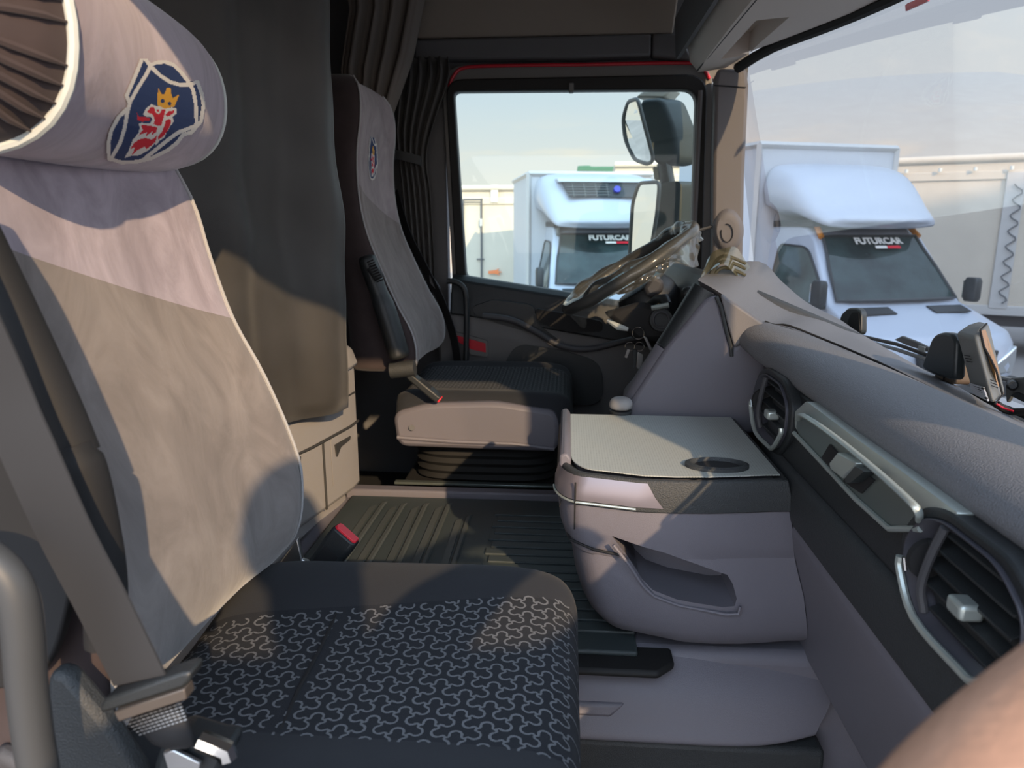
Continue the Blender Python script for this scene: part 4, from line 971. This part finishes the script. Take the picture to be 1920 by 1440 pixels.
obj('stalk', tube([S_(atY(1215, 575, 2.0)), S_(atY(1232, 560, 1.95)), S_(atY(1246, 560, 1.92)), S_(atY(1252, 572, 1.90))], [.010, .012, .014, .012], 10), M['black'], sc)
obj('stalk_tip', tube([S_(atY(1222, 578, 1.90)), S_(atY(1254, 572, 1.89))], .007, 8), M['satin'], sc)
obj('ignition_lock', tube([S_(atY(1235, 600, 2.02)), S_(atY(1240, 600, 1.90))], [.034, .030], 20), M['softblack'], sc)
obj('lock_ring', tube([S_(atY(1240 + 15*math.cos(t), 600 + 15*math.sin(t), 1.896)) for t in [2*math.pi*k/24 for k in range(24)]], .003, 8, closed=True), M['grey_dk'], sc)
obj('lower_shroud', loft([[S_(atY(u, v, y)) for u, v in ((1130, 585), (1200, 565), (1260, 580), (1250, 640), (1195, 640))] for y in (1.95, 2.3)]), M['blackmatte'], sc, bevel=.015)
obj('seat_lever_cover', tube([S_(atY(1140, 600, 1.98)), S_(atY(1160, 612, 1.96)), S_(atY(1178, 618, 1.95))], [.006, .011, .005], 8), M['pipe'], sc)
ky = thing('key_bunch', 'bunch of keys hanging on a ring under the steering column', 'keys', atY(1197, 625, 1.93))
kp = lambda u, v, y=1.93: atY(u, v, y) - ky.location
obj('split_ring', tube([kp(1197+11*math.cos(t), 625+11*math.sin(t)) for t in [2*math.pi*k/28 for k in range(28)]], .0014, 6, closed=True), M['chrome'], ky)
for k_, (u, v) in enumerate(((1181, 650), (1199, 650))):
    obj('small_ring', tube([kp(u+9*math.cos(t), v+8*math.sin(t), 1.925) for t in [2*math.pi*i/24 for i in range(24)]], .0011, 6, closed=True), M['chrome'], ky)
for pts_, mm in (([(1196, 660), (1206, 665), (1204, 690), (1198, 694), (1193, 688)], 'steel'), ([(1186, 655), (1194, 655), (1193, 685), (1188, 692)], 'softblack'), ([(1206, 630), (1213, 633), (1224, 656), (1218, 657)], 'steel'), ([(1176, 655), (1182, 656), (1176, 672), (1171, 670)], 'steel')):
    obj('key', prism([kp(u, v, 1.922) for u, v in pts_], (0, .004, 0)), M[mm], ky, bevel=.001)

# ================================================================== DEVICES ON THE DASH
def slab(parent, pts, ext, m, bevel=.006, name='body'):
    return obj(name, prism([p - parent.location for p in pts], ext, None), m, parent, bevel=bevel, seg=3)
d1 = thing('dash_unit', 'small black rounded unit standing at the far end of the dash edge', 'sensor', atX(1595, 625, .72))
slab(d1, rounded([atX(u, v, .70) for u, v in ((1571, 622), (1576, 590), (1590, 577), (1606, 577), (1614, 584), (1614, 628), (1590, 628))], .014), (.018, .008, 0), M['devdark'], .004)
obj('front_face', prism([p - d1.location for p in rounded([atX(u, v, .698) for u, v in ((1590, 600), (1597, 586), (1610, 586), (1612, 624), (1588, 624))], .01)], (.004, 0, 0)), M['blackmatte'], d1)
d2 = thing('dash_unit', 'black slab-shaped receiver standing on the dash edge beside the toll tag', 'receiver', atX(1760, 700, .70))
slab(d2, rounded([atX(u, v, .665) for u, v in ((1726, 690), (1748, 630), (1765, 622), (1785, 626), (1792, 640), (1788, 714), (1752, 703))], .014), (.02, 0, 0), M['devdark'], .005)
slab(d2, rounded([atX(u, v, .69) for u, v in ((1750, 710), (1765, 640), (1775, 632), (1788, 634), (1793, 650), (1790, 722))], .010), (.03, 0, 0), mat('receiver_brown', (.16, .12, .09), .5), .004, 'side_shell')
obj('shell_seam', tube([atX(u, v, .686) - d2.location for u, v in ((1768, 716), (1778, 670), (1786, 634))], .0012, 6), M['blackmatte'], d2)
d3 = thing('toll_transponder', 'tilted grey toll transponder with amber side panel and paper label', 'transponder', atX(1845, 700, .68))
P3 = lambda u, v, x: atX(u, v, x) - d3.location
fr_ = [P3(u, v, .66) for u, v in ((1790, 622), (1812, 600), (1848, 598), (1862, 612), (1866, 640))]
front = rounded([P3(1791, 624, .66), P3(1828, 632, .655), P3(1865, 758, .65), P3(1823, 735, .66)], .006)
side = [P3(1828, 632, .655), P3(1862, 612, .70), P3(1885, 735, .70), P3(1882, 745, .695), P3(1865, 758, .65)]
bm = bmesh.new()
A = [P3(1791, 624, .66), P3(1828, 634, .655), P3(1864, 760, .65), P3(1822, 735, .66)]
B = [P3(1838, 600, .70), P3(1856, 607, .70), P3(1886, 738, .70), P3(1850, 730, .72)]
loft([A, [(a*.5+b*.5) + V(0, 0, .004 if i < 2 else 0) for i, (a, b) in enumerate(zip(A, B))], B], True, True, bm)
obj('body', bm, M['devgrey'], d3, bevel=.006, seg=3)
obj('amber_panel', prism([P3(u, v, x) for u, v, x in ((1840, 622, .672), (1848, 618, .682), (1858, 655, .688), (1872, 690, .694), (1883, 738, .698), (1876, 745, .684), (1868, 690, .676), (1856, 668, .674))], (-.004, -.002, 0)), M['orangeglass'], d3, smooth=False)
obj('panel_seam', tube([P3(u, v, x) for u, v, x in ((1850, 607, .684), (1838, 619, .668), (1845, 650, .668), (1857, 672, .670), (1868, 695, .672), (1880, 740, .680), (1866, 757, .655))], .0016, 6), M['blackmatte'], d3)
lb = obj('label', prism([P3(u, v, x) for u, v, x in ((1820, 718, .654), (1846, 726, .650), (1855, 752, .648), (1827, 738, .653))], (-.003, -.001, 0)), M['paper'], d3, smooth=False)
lt = bmesh.new()
for k in range(5):
    a, b = P3(1824+1.5*k, 723+4*k, .6505), P3(1838+2*k, 728+4.2*k, .647); tube([a, b], .0005, 4, lt)
tube([P3(1841, 728, .6465), P3(1845, 729, .646)], .0016, 4, lt); tube([P3(1847, 746, .6455), P3(1851, 747, .6455)], .0016, 4, lt)
obj('print', lt, M['blackmatte'], lb)
for uu, vv, xa, du, dv, xb, st_ in ((1808, 666, .655, 11, 2, .652, 2), (1857, 712, .656, 12, 4, .668, 1)):
    for k in range(3):
        obj('vent_slot', tube([P3(uu+st_*k, vv+5.5*k, xa), P3(uu+st_*k+du, vv+5.5*k+dv, xb)], .0007, 4), M['blackmatte'], d3)
cbl = thing('cable', 'thin black and red cable lying on the dash by the transponder', 'cable', atX(1890, 770, .7))
obj('cord', tube(smoothline([atX(u, v, x) - cbl.location for u, v, x in ((1868, 757, .675), (1885, 768, .69), (1905, 772, .70), (1960, 770, .70))], 4), .006, 8), M['rubber'], cbl)
obj('red_wire', tube(smoothline([atX(u, v, x) - cbl.location for u, v, x in ((1868, 757, .672), (1884, 766, .682), (1900, 771, .688))], 4), .0016, 8), M['red'], cbl)
brk = thing('wiper_bracket', 'grey bracket with round bolt at the windscreen foot beside the transponder', 'bracket', atX(1905, 720, .86))
PB = lambda u, v, x: atX(u, v, x) - brk.location
obj('plate', prism([PB(u, v, .86) for u, v in ((1884, 715), (1895, 708), (1925, 706), (1960, 715), (1960, 760), (1920, 745), (1898, 735), (1886, 755))], (.01, 0, 0)), M['devgrey'], brk, bevel=.003)
obj('bolt', tube([PB(1899, 722, .858), PB(1899, 722, .845)], [.011, .007], 14), M['black'], brk)
obj('slot', prism([PB(u, v, .856) for u, v in ((1895, 742), (1905, 735), (1960, 755), (1960, 768), (1915, 752))], (.004, 0, 0)), M['devdark'], brk)
wp = thing('windscreen_wiper', 'black wiper arm resting along the outside foot of the windscreen', 'wiper', atX(1690, 650, 1.0))
PW = lambda u, v, x=1.0: atX(u, v, x) - wp.location
obj('blade', tube([PW(1613, 630), (PW(1680, 645)), PW(1745, 668)], .006, 8), M['rubber'], wp)
obj('arm', tube([PW(1606, 634, .99), PW(1680, 655, .99), PW(1790, 692, .99), PW(1960, 725, .99)], .009, 8, flat=.6), M['devgrey'], wp)
obj('joint', prism([PW(u, v, .985) for u, v in ((1675, 637), (1690, 630), (1718, 641), (1740, 652), (1738, 660), (1700, 648))], (.012, 0, 0)), M['devdark'], wp, bevel=.003)
obj('clip', prism([PW(u, v, .983) for u, v in ((1722, 647), (1734, 651), (1733, 660), (1721, 656))], (.006, 0, 0)), M['pipe'], wp)

# ================================================================== OUTSIDE MIRRORS
mr = thing('door_mirror', 'large black door mirrors on an arm outside the driver window', 'mirror', (.42, 2.98, 1.1))
PM = lambda u, v, y=3.0: atY(u, v, y) - mr.location
def mirror(outl, glass, y0, back, name):
    o = obj(name, prism(rounded([PM(u, v, y0) for u, v in outl], .03), back), M['devdark'], mr, bevel=.015, seg=3)
    g_ = rounded([PM(u, v, y) for u, v, y in glass], .03)
    obj('bezel', tube(g_, .008, 8, closed=True), M['frame'], o)
    obj('mirror_glass', prism(g_, (.004, .004, 0)), M['mirror'], o, smooth=False)
    return o
mirror([(1196, 186), (1240, 182), (1262, 235), (1273, 300), (1250, 312), (1225, 308), (1208, 250)], [(1196, 185, 2.96), (1178, 190, 3.10), (1168, 222, 3.16), (1172, 262, 3.16), (1190, 300, 3.12), (1215, 308, 3.02), (1226, 300, 2.96), (1210, 240, 2.95)], 2.97, (.10, .06, 0), 'wide_angle_housing')
mirror([(1234, 343), (1278, 338), (1279, 370), (1274, 470), (1262, 520), (1215, 505), (1225, 420)], [(1237, 341, 2.95), (1198, 343, 3.10), (1186, 380, 3.14), (1180, 480, 3.14), (1186, 500, 3.12), (1220, 470, 2.97), (1232, 400, 2.95)], 2.96, (.10, .06, 0), 'main_housing')
obj('arm', tube([PM(1245, 305, 3.02), PM(1252, 345, 3.02)], .05, 12, flat=.6), M['devdark'], mr)
obj('top_arm', prism([PM(u, v, 3.0) for u, v in ((1190, 183), (1205, 170), (1262, 165), (1245, 184))], (.05, .1, 0)), M['trailer'], mr, bevel=.008)
obj('arm_joint', prism([PM(u, v, 3.02) for u, v in ((1222, 312), (1245, 312), (1246, 336), (1226, 338))], (.04, .05, 0)), M['trailer'], mr, bevel=.006)
obj('lower_arm', tube([PM(1268, 440, 3.02), PM(1285, 560, 2.85), PM(1290, 700, 2.75)], [.05, .04, .04], 10, flat=.5), M['devdark'], mr)

# ================================================================== OUTSIDE: GROUND, VANS, TRAILERS, ADDED BUILDING
struct(obj('ground', boxes((-60, 80, -60, 80, GROUND-.1, GROUND)), M['ground']), 'grey paved yard outside the cab', 'ground')
def extr_profile(prof, wfn, seg=7):
    """side outline (y, z) swept across the body, narrower where wfn says."""
    rings = []
    for s in [-1, -.96, -.8, -.4, 0, .4, .8, .96, 1]:
        k = .97 if abs(s) == 1 else 1.0
        cy, cz = sum(p[0] for p in prof)/len(prof), sum(p[1] for p in prof)/len(prof)
        rings.append([V(s*wfn(z), cy + (y-cy)*(1 - .03*(abs(s) > .9) - .03*(abs(s) == 1)) + (.10*abs(s)**3 if y < .9 else 0), cz + (z-cz)*(1 - .015*(abs(s) > .9) - .02*(abs(s) == 1))) for y, z in prof])
    return loft(rings)
def box_van(loc, rz, label, style, sign_at):
    """cab-over box van; local front is -y, ground z = 0."""
    t = thing('box_van', label, 'van', loc, rz, 'parked box vans')
    W = 1.0
    wf = lambda z: W*(1.0 if z < 1.3 else 1.0 - .20*(z-1.3))
    prof = [(.02, .45), (-.02, .75), (.03, 1.0), (.12, 1.12), (.75, 1.36), (.86, 1.40), (1.55, 2.20), (1.75, 2.33), (2.1, 2.40), (2.75, 2.42), (2.75, .45)]
    obj('cab_body', extr_profile(prof, wf), M['vanwhite'], t, bevel=.05, seg=3, angle=60)
    wsl = lambda s, k, lift=.03: V(s*(wf(1.42+.76*k)-.10 - (.02 if k > .5 else 0)), .875 + .68*k - lift + .10*abs(s)**3*(1-k), 1.425 + .755*k + lift)
    bm = bmesh.new(); rows_ = [[bm.verts.new(wsl(-1+2*i/12, j/4)) for i in range(13)] for j in range(5)]
    for j in range(4):
        for i in range(12): bm.faces.new((rows_[j][i], rows_[j][i+1], rows_[j+1][i+1], rows_[j+1][i]))
    bmesh.ops.solidify(bm, geom=bm.faces[:], thickness=.02)
    g_ = obj('windscreen', bm, M['vanglass'], t)
    obj('windscreen_seal', tube([wsl(s, k, .034) for s, k in [(-1+2*i/12, 0) for i in range(13)] + [(1, j/4) for j in range(1, 4)] + [(1-2*i/12, 1) for i in range(13)] + [(-1, 1-j/4) for j in range(1, 4)]], .018, 6, closed=True), M['vandark'], t)
    for s in (-1, 1):
        pts = [V(s*(wf(z)+.006), y, z) for y, z in ((.98, 1.36), (1.1, 1.55), (1.55, 2.02), (1.68, 2.08), (2.15, 2.10), (2.2, 2.05), (2.2, 1.36))]
        obj('side_window', prism(rounded(pts, .06), (-s*.02, 0, 0)), M['vanglass'], t)
        obj('side_window_seal', tube(rounded(pts, .06), .014, 6, closed=True), M['vandark'], t)
        mm = obj('side_mirror', loft([superring(s*1.13, .95, 1.40 + .16*k, .06*w_, .10*w_, 4, 16) for k, w_ in ((0, .8), (.3, 1), (1.6, 1), (1.9, .8))]), M['vandark'], t, bevel=.01)
        obj('mirror_glass', boxes((s*1.13-.045, s*1.13+.045, 1.045, 1.055, 1.44, 1.66)), M['mirror'], mm)
        obj('headlamp', prism([V(s*x, -.01 + .25*max(0, x-.6), z) for x, z in ((.60, .80), (.95, .98), (.97, .80), (.9, .66), (.66, .66))], (0, .12, 0)), M['chrome'], t, bevel=.02)
        wh = obj('wheel', tube([V(s*.80, .80, .34), V(s*1.0, .80, .34)], .34, 28), M['rubber'], t)
        obj('hub_cap', tube([V(s*.98, .80, .34), V(s*1.012, .80, .34)], .19, 20), M['steel'], wh)
        wh = obj('wheel', tube([V(s*.72, 3.9, .34), V(s*1.0, 3.9, .34)], .34, 28), M['rubber'], t)
    obj('grille', prism([V(x, -.045, z) for x, z in ((-.5, .72), (-.56, .96), (.56, .96), (.5, .72))], (0, .06, 0)), M['vandark'], t, bevel=.02)
    obj('bumper', prism([V(-1, .0, .38), V(1, .0, .38), V(1, .0, .62), (-1, .0, .62)], (0, .25, 0)), M['vandark'], t, bevel=.05)
    for x0, x1, y0 in ((-.80, -.28, .62), (.28, .80, .62)):
        z = lambda y: 1.12 + (y-.12)*.381 + .006
        obj('hood_vent', prism([V(x0 + .0, y0, z(y0)), V(x1, y0, z(y0)), V(x1-.05*(1 if x0 < 0 else -1)*0, y0+.16, z(y0+.16)), V(x0, y0+.16, z(y0+.16))], (0, 0, .012)), M['vandark'], t, smooth=False)
    # seats and wheel seen through the glass are suggested on the glass side only by the dark cabin
    bx = obj('cargo_box', boxes((-1.1, 1.1, 2.45, 4.7, .85, style['box'])), M['boxwhite'], t, bevel=.02)
    ed = bmesh.new(); zt = style['box']
    for p, q_ in ((V(-1.1, 2.44, zt), V(1.1, 2.44, zt)), (V(-1.1, 2.44, .85), V(-1.1, 2.44, zt)), (V(1.1, 2.44, .85), V(1.1, 2.44, zt)), (V(-1.1, 2.44, zt), V(-1.1, 4.7, zt))):
        tube([p, q_], .045, 4, ed)
    obj('box_edging', ed, M['boxedge'], t, smooth=False)
    # roof fairing
    f0, f1 = style['fair']
    secs = [(2.46, 2.40, f0, 1.03), (2.42, 2.40, f0, 1.03), (2.15, 2.40, f0-.05, 1.03), (1.85, 2.38, f1-.17, .99), (1.58, 2.34, f1-.50, .93), (1.34, 2.30, 2.44, .84), (1.30, 2.29, 2.36, .80)]
    fr2 = []
    for y, zb, zt2, hw in secs:
        fr2.append([V(x*hw, y - .14*(1-abs(x)**3)*(y < 2.3), z) for x, z in [(-1, zb), (-1, zb+(zt2-zb)*.6), (-.94, zb+(zt2-zb)*.9), (-.82, zt2), (-.4, zt2+.01), (0, zt2+.015), (.4, zt2+.01), (.82, zt2), (.94, zb+(zt2-zb)*.9), (1, zb+(zt2-zb)*.6), (1, zb)]])
    fo = obj('roof_fairing', loft(fr2), M['vanwhite'], t, subsurf=1, angle=70)
    obj('fairing_gap', boxes((-.80, .80, 1.60, 2.44, 2.33, 2.41)), M['vandark'], t)
    if style.get('cooler'):
        yk = 1.66
        gq = obj('cooler_grille', prism([V(x, y, z) for x, y, z in ((-.58, 1.46, 2.80), (-.68, 1.66, 3.03), (.80, 1.66, 3.03), (.80, 1.46, 2.80))], (0, .10, .03)), M['vandark'], t)
        fb = bmesh.new()
        for k in range(5):
            tube([V(-.62, 1.475+.038*k, 2.83+.044*k), V(.10, 1.475+.038*k, 2.83+.044*k)], .006, 4, fb)
        for k in range(4): tube([V(-.5+.19*k, 1.455, 2.80), V(-.5+.19*k, 1.65, 3.02)], .008, 4, fb)
        obj('fins', fb, M['devgrey'], gq)
        obj('blue_badge', tube([V(.22, 1.55, 2.905), V(.22, 1.50, 2.93)], .055, 20), M['blue'], gq)
        obj('cooler_lid', prism([V(-.72, 1.64, 3.04), V(.85, 1.64, 3.04), V(.85, 1.70, 3.10), V(-.74, 1.70, 3.10)], (0, .25, .0)), M['boxwhite'], t, bevel=.01)
    for s in (-1, 1):
        obj('marker_lamp', tube([V(s*.74, 1.50, 2.20), V(s*.70, 1.68, 2.36)], .035, 10), M['amber'] if not style.get('cooler') else M['devgrey'], t)
    a = math.atan2(.755, .68)
    sg = text('windscreen_lettering', 'FUTURCAR', M['white'], t, wsl(sign_at/.9, .84, .06), (a, 0, 0), .14, .002, .005, 'CENTER')
    obj('lettering_line', prism([wsl((sign_at + .12)/.9, .77, .055), wsl((sign_at + .36)/.9, .77, .055), wsl((sign_at + .36)/.9, .81, .055), wsl((sign_at + .12)/.9, .81, .055)], (0, -.003, .003)), M['redth'], sg.parent, smooth=False)
    obj('lettering_line', prism([wsl((sign_at - .1)/.9, .77, .055), wsl((sign_at + .11)/.9, .77, .055), wsl((sign_at + .11)/.9, .81, .055), wsl((sign_at - .1)/.9, .81, .055)], (0, -.003, .003)), M['white'], sg.parent, smooth=False)
    return t
pv = atY(1700, 571, 8.9)
box_van((pv.x+.28, 8.2, GROUND), R(19), 'white box van with plain rounded roof fairing parked beyond the windscreen', {'box': 3.40, 'fair': (3.16, 3.08)}, .05)
pv = atY(1150, 560, 10.4)
box_van((.86, 10.5, GROUND), R(11), 'white box van with dark cooler grille and blue badge seen through the driver window', {'box': 3.22, 'fair': (3.22, 3.20), 'cooler': True}, .12)

def trailer(loc, rz, label, L, Wd, H, m, extras=None, z0=.9):
    t = thing('semi_trailer', label, 'trailer', loc, rz, 'parked trailers')
    obj('body', boxes((-L/2, L/2, 0, Wd, z0, H)), m, t, bevel=.03)
    rl = bmesh.new()
    tube([V(-L/2, -.01, H-.05), V(L/2, -.01, H-.05)], .07, 10, rl); obj('top_rail', rl, M['trailer'], t)
    obj('lower_rail', boxes((-L/2, L/2, -.05, .05, z0-.12, z0+.05)), M['boxedge'], t, bevel=.01)
    obj('second_rail', boxes((-L/2, L/2, -.03, .05, H-.42, H-.26)), M['trailer'], t, bevel=.02)
    obj('undercarriage', boxes((-L/2+.3, L/2-.3, .3, Wd-.3, .55, z0)), M['trailerdk'], t)
    for x in (-L/2+1.0, L/2-1.2, L/2-2.4):
        obj('wheel', tube([V(x, .05, .5), V(x, .4, .5)], .5, 24), M['rubber'], t)
    return t
# long curtain-sided trailer closing the view at the right
A_, B_ = atY(1560, 306, 14.6), atY(1960, 283, 13.2)
ang = math.atan2(B_.y-A_.y, B_.x-A_.x); Lr = 14.0; mid = (A_+B_)/2
tr1 = trailer((3.5 + 7*math.cos(ang), mid.y + (3.5 + 7*math.cos(ang) - mid.x)*math.tan(ang), GROUND), ang, 'long curtain-sided trailer lit gold along its top behind the plain fairing van', Lr, 2.5, mid.z - GROUND, M['trailer'])
pr = atY(1890, 460, 13.3); lx = (pr.x-tr1.location.x)/math.cos(ang)
obj('rear_post', boxes((lx-.14, lx+.14, -.06, .04, .9, mid.z-GROUND-.3)), M['boxedge'], tr1, bevel=.01)
rope = []
for k in range(40):
    z = 1.0 + (mid.z-GROUND-1.5)*k/39; rope.append(V(lx + .07*math.sin(k*1.25) + .05, -.09, z))
obj('lacing_rope', tube(rope, .012, 6), M['trailerdk'], tr1)
for k in range(9): pass
hk = bmesh.new()
for k in range(26): tube([V(-Lr/2+.3+k*.53, -.09, mid.z-GROUND-.2), V(-Lr/2+.3+k*.53, -.09, mid.z-GROUND-.26)], .03, 8, hk)
obj('curtain_rollers', hk, M['pipe'], tr1)
# trailer end with double doors at the far left
p0, p1 = atY(850, 349, 17), atY(1010, 342, 17)
tr2 = trailer(((p0.x+p1.x)/2-.55, 17, GROUND), R(-2), 'pale trailer rear with lock rods and a small orange mark at the window edge', 3.6, 5, p0.z - GROUND, M['trailer'])
for x in (-.10, .36): pass
f17 = lambda u, v: atY(u, v, 16.96) - tr2.location
dd = bmesh.new()
tube([f17(903, 372), f17(903, 530)], .022, 6, dd); tube([f17(869, 375), f17(869, 540)], .016, 6, dd); tube([f17(868, 374), f17(905, 374)], .018, 6, dd); tube([f17(868, 379), f17(904, 379)], .012, 6, dd)
tube([f17(894, 486), f17(908, 486)], .018, 6, dd)
obj('lock_rods', dd, M['trailerdk'], tr2)
obj('rod_clamp', prism([f17(900, 410), f17(905, 410), f17(905, 424), f17(900, 424)], (0, -.04, 0)), M['steel'], tr2)
obj('white_plate', prism([f17(921, 347), f17(934, 347), f17(934, 379), f17(921, 379)], (0, -.02, 0)), M['white'], tr2, smooth=False)
obj('orange_mark', prism([f17(u, v) for u, v in ((916, 508), (930, 506), (936, 503), (934, 508), (942, 510), (934, 512), (938, 516), (928, 513), (916, 513))], (0, -.02, 0)), M['orange'], tr2, smooth=False)
# pinkish trailer behind the mirrors and the green crane part
p0 = atY(1153, 308, 16.4); p1 = atY(1325, 300, 16.4)
trailer(((p0.x+p1.x)/2, 16.4, GROUND), R(-2), 'pale pink trailer side rising behind the door mirrors', (p1-p0).length, 2.0, (p0.z+p1.z)/2 - GROUND, M['trailer'])
gt = thing('green_machine', 'dark green machine top showing above the cooler van roof', 'machine', atY(1118, 330, 19))
g19 = lambda u, v: atY(u, v - (9 if v < 340 else 0), 19) - gt.location
obj('top_box', prism([g19(u, v) for u, v in ((1083, 320), (1106, 319), (1108, 321), (1152, 321), (1152, 400), (1083, 400))], (0, 1.6, 0)), M['green'], gt, bevel=.02)
obj('beam', prism([g19(u, v) for u, v in ((1086, 329), (1152, 331), (1152, 334), (1086, 333))], (0, -.05, 0)), M['devdark'], gt)
obj('chassis', boxes((-.5, .9, 0, 1.6, GROUND-gt.location.z, -.9)), M['trailerdk'], gt)
bld = thing('shade_building', 'plain grey building added out of view behind the photographer to shade the yard', 'building', (16, -9, GROUND))
obj('wall', boxes((-8.2, 24, -1.5, 0, 0, 14.2)), M['building'], bld)  # unseen wall, added to keep the sun off the vans and lower trailers
obj('door', boxes((-2, 3, -.02, .03, 0, 4)), M['boxedge'], bld)

# ================================================================== FOREARM, LOWER RIGHT
pe = thing('person', 'person whose bare forearm reaches in at the lower right corner', 'person', (.2, .2, .6))
def atd(u, v, d): return CAM + ray(u, v)*d - pe.location
arm = [(1620, 2060, .20, .046), (1810, 1720, .215, .045), (1985, 1480, .235, .042), (2150, 1300, .26, .036), (2270, 1140, .285, .027), (2330, 1085, .295, .026)]
nodes = [(V(.16, -.55, .40), (.15, .12))]; edges = []
def chain_on(start, pts):
    a = start
    for p, r_ in pts:
        nodes.append((p - pe.location if not isinstance(p, tuple) else V(*p) - pe.location, r_)); edges.append((a, len(nodes)-1)); a = len(nodes)-1
    return a
nodes[0] = (V(.33, -.58, .40) - pe.location, (.17, .12))
chest = chain_on(0, [((.33, -.57, .60), (.155, .11)), ((.33, -.56, .80), (.18, .12)), ((.33, -.54, .95), (.17, .10))])  # rest of the body is out of view, posed to shade the seat cushion
neck = chain_on(chest, [((.33, -.51, 1.05), (.058, .06)), ((.33, -.46, 1.12), (.065, .08)), ((.33, -.44, 1.20), (.078, .095)), ((.33, -.45, 1.275), (.060, .075))])
fa = chain_on(chest, [((.14, -.52, .985), .078), ((.11, -.30, .88), .055)] + [(atd(u, v, d) + pe.location, r_) for u, v, d, r_ in arm])
ra = chain_on(chest, [((.53, -.52, 1.0), .07), ((.74, -.40, 1.02), .06), ((.50, -.26, .92), .044), ((.27, -.15, .87), .03), ((.19, -.13, .86), (.036, .018))])
for sx in (.22, .44):
    chain_on(0, [((sx, -.58, .28), .095), ((sx, -.56, -.06), .065), ((sx, -.60, -.42), .045), ((sx, -.53, -.455), (.045, .028)), ((sx, -.44, -.46), (.042, .024))])
def hand(ip, wv, dv, hint, flip):
    dv = dv.normalized(); sdv = dv.cross(hint).normalized()*flip; upv = sdv.cross(dv)*flip
    for k, ln_ in enumerate((.070, .080, .075, .060)):
        off = sdv*(.028 - .019*k); b0 = wv + dv*.035 + off
        chain_on(ip, [(b0 + pe.location, .0095), (b0 + dv*ln_*.45 - upv*.008 + pe.location, .0085), (b0 + dv*ln_*.75 - upv*.026 + pe.location, .008), (b0 + dv*ln_*.9 - upv*.045 + pe.location, .007)])
    chain_on(ip, [(wv - dv*.02 + sdv*.045 + pe.location, .012), (wv + dv*.015 + sdv*.065 - upv*.012 + pe.location, .0105), (wv + dv*.04 + sdv*.072 - upv*.02 + pe.location, .009)])
dv = nodes[fa][0] - nodes[fa-1][0]; pm = nodes[fa][0] + dv.normalized()*.05
pa = chain_on(fa, [(pm + pe.location, (.036, .018))]); hand(pa, pm, dv, V(0, 0, 1), 1)
dv = nodes[ra][0] - nodes[ra-1][0]; hand(ra, nodes[ra][0], dv, V(0, 0, 1), -1)
def skin_mesh(name, nodes, edges, m, parent, sub=2):
    me = bpy.data.meshes.new(name); me.from_pydata([n_[0] for n_ in nodes], edges, [])
    o = bpy.data.objects.new(name, me); link(o, parent); o.modifiers.new('s', 'SKIN')
    sv = me.skin_vertices[0].data
    for k, n_ in enumerate(nodes):
        r_ = n_[1]; sv[k].radius = r_ if isinstance(r_, tuple) else (r_, r_); sv[k].use_root = (k == 0)
    q_ = o.modifiers.new('u', 'SUBSURF'); q_.levels = sub; q_.render_levels = sub
    bpy.context.view_layer.update()
    m2 = bpy.data.meshes.new_from_object(o.evaluated_get(bpy.context.evaluated_depsgraph_get()))
    for md in list(o.modifiers): o.modifiers.remove(md)
    o.data = m2; m2.materials.clear()
    for x in m: m2.materials.append(x)
    for p in m2.polygons: p.use_smooth = True
    return o
bd = skin_mesh('body', nodes, edges, [M['skin'], mat('shirt', (.05, .06, .09), .9), mat('trousers', (.03, .035, .05), .9), mat('shoes', (.03, .03, .03), .7)], pe)
for p in bd.data.polygons:
    c_ = p.center + pe.location
    if c_.z < -.38: p.material_index = 3
    elif c_.z < .43 and c_.y < -.3: p.material_index = 2
    elif c_.z < 1.04 and (c_.y < -.36 or (c_.z > .88 and c_.y < -.30)): p.material_index = 1
hd_ = V(.33, -.45, 1.20) - pe.location
bm = bmesh.new(); bmesh.ops.create_uvsphere(bm, u_segments=24, v_segments=14, radius=1)
for v in bm.verts:
    v.co = V(v.co.x*.090, v.co.y*.108, v.co.z*.105) + hd_ + V(0, -.012, .022)
bmesh.ops.delete(bm, geom=[v for v in bm.verts if v.co.y - hd_.y > .055 and v.co.z - hd_.z < .075 or v.co.z - hd_.z < -.05], context='VERTS')
obj('hair', bm, mat('hair', (.03, .02, .015), .6), pe)
for sx in (-1, 1):
    obj('eye', tube([hd_ + V(sx*.032, .088, .005), hd_ + V(sx*.032, .094, .005)], .011, 10), M['pipe'], pe)
    obj('ear', tube([hd_ + V(sx*.080, -.01, -.03), hd_ + V(sx*.090, -.015, .0), hd_ + V(sx*.084, -.005, .025)], [.010, .016, .012], 8), M['skin'], pe)
obj('nose', tube([hd_ + V(0, .092, .01), hd_ + V(0, .112, -.02), hd_ + V(0, .098, -.03)], [.008, .014, .010], 8), M['skin'], pe)
obj('mouth', tube([hd_ + V(-.022, .088, -.052), hd_ + V(0, .096, -.052), hd_ + V(.022, .088, -.052)], .005, 6), mat('lips', (.45, .17, .14), .5), pe)
stp = thing('cab_step', 'dark metal boarding step below the passenger doorway', 'step', (.33, -.45, -.5))
obj('tread', boxes((-.32, .32, -.24, .16, -.03, 0)), M['trailerdk'], stp, bevel=.006)
obj('bracket', boxes((-.30, .30, .12, .68, -.25, -.03)), M['trailerdk'], stp, bevel=.006)
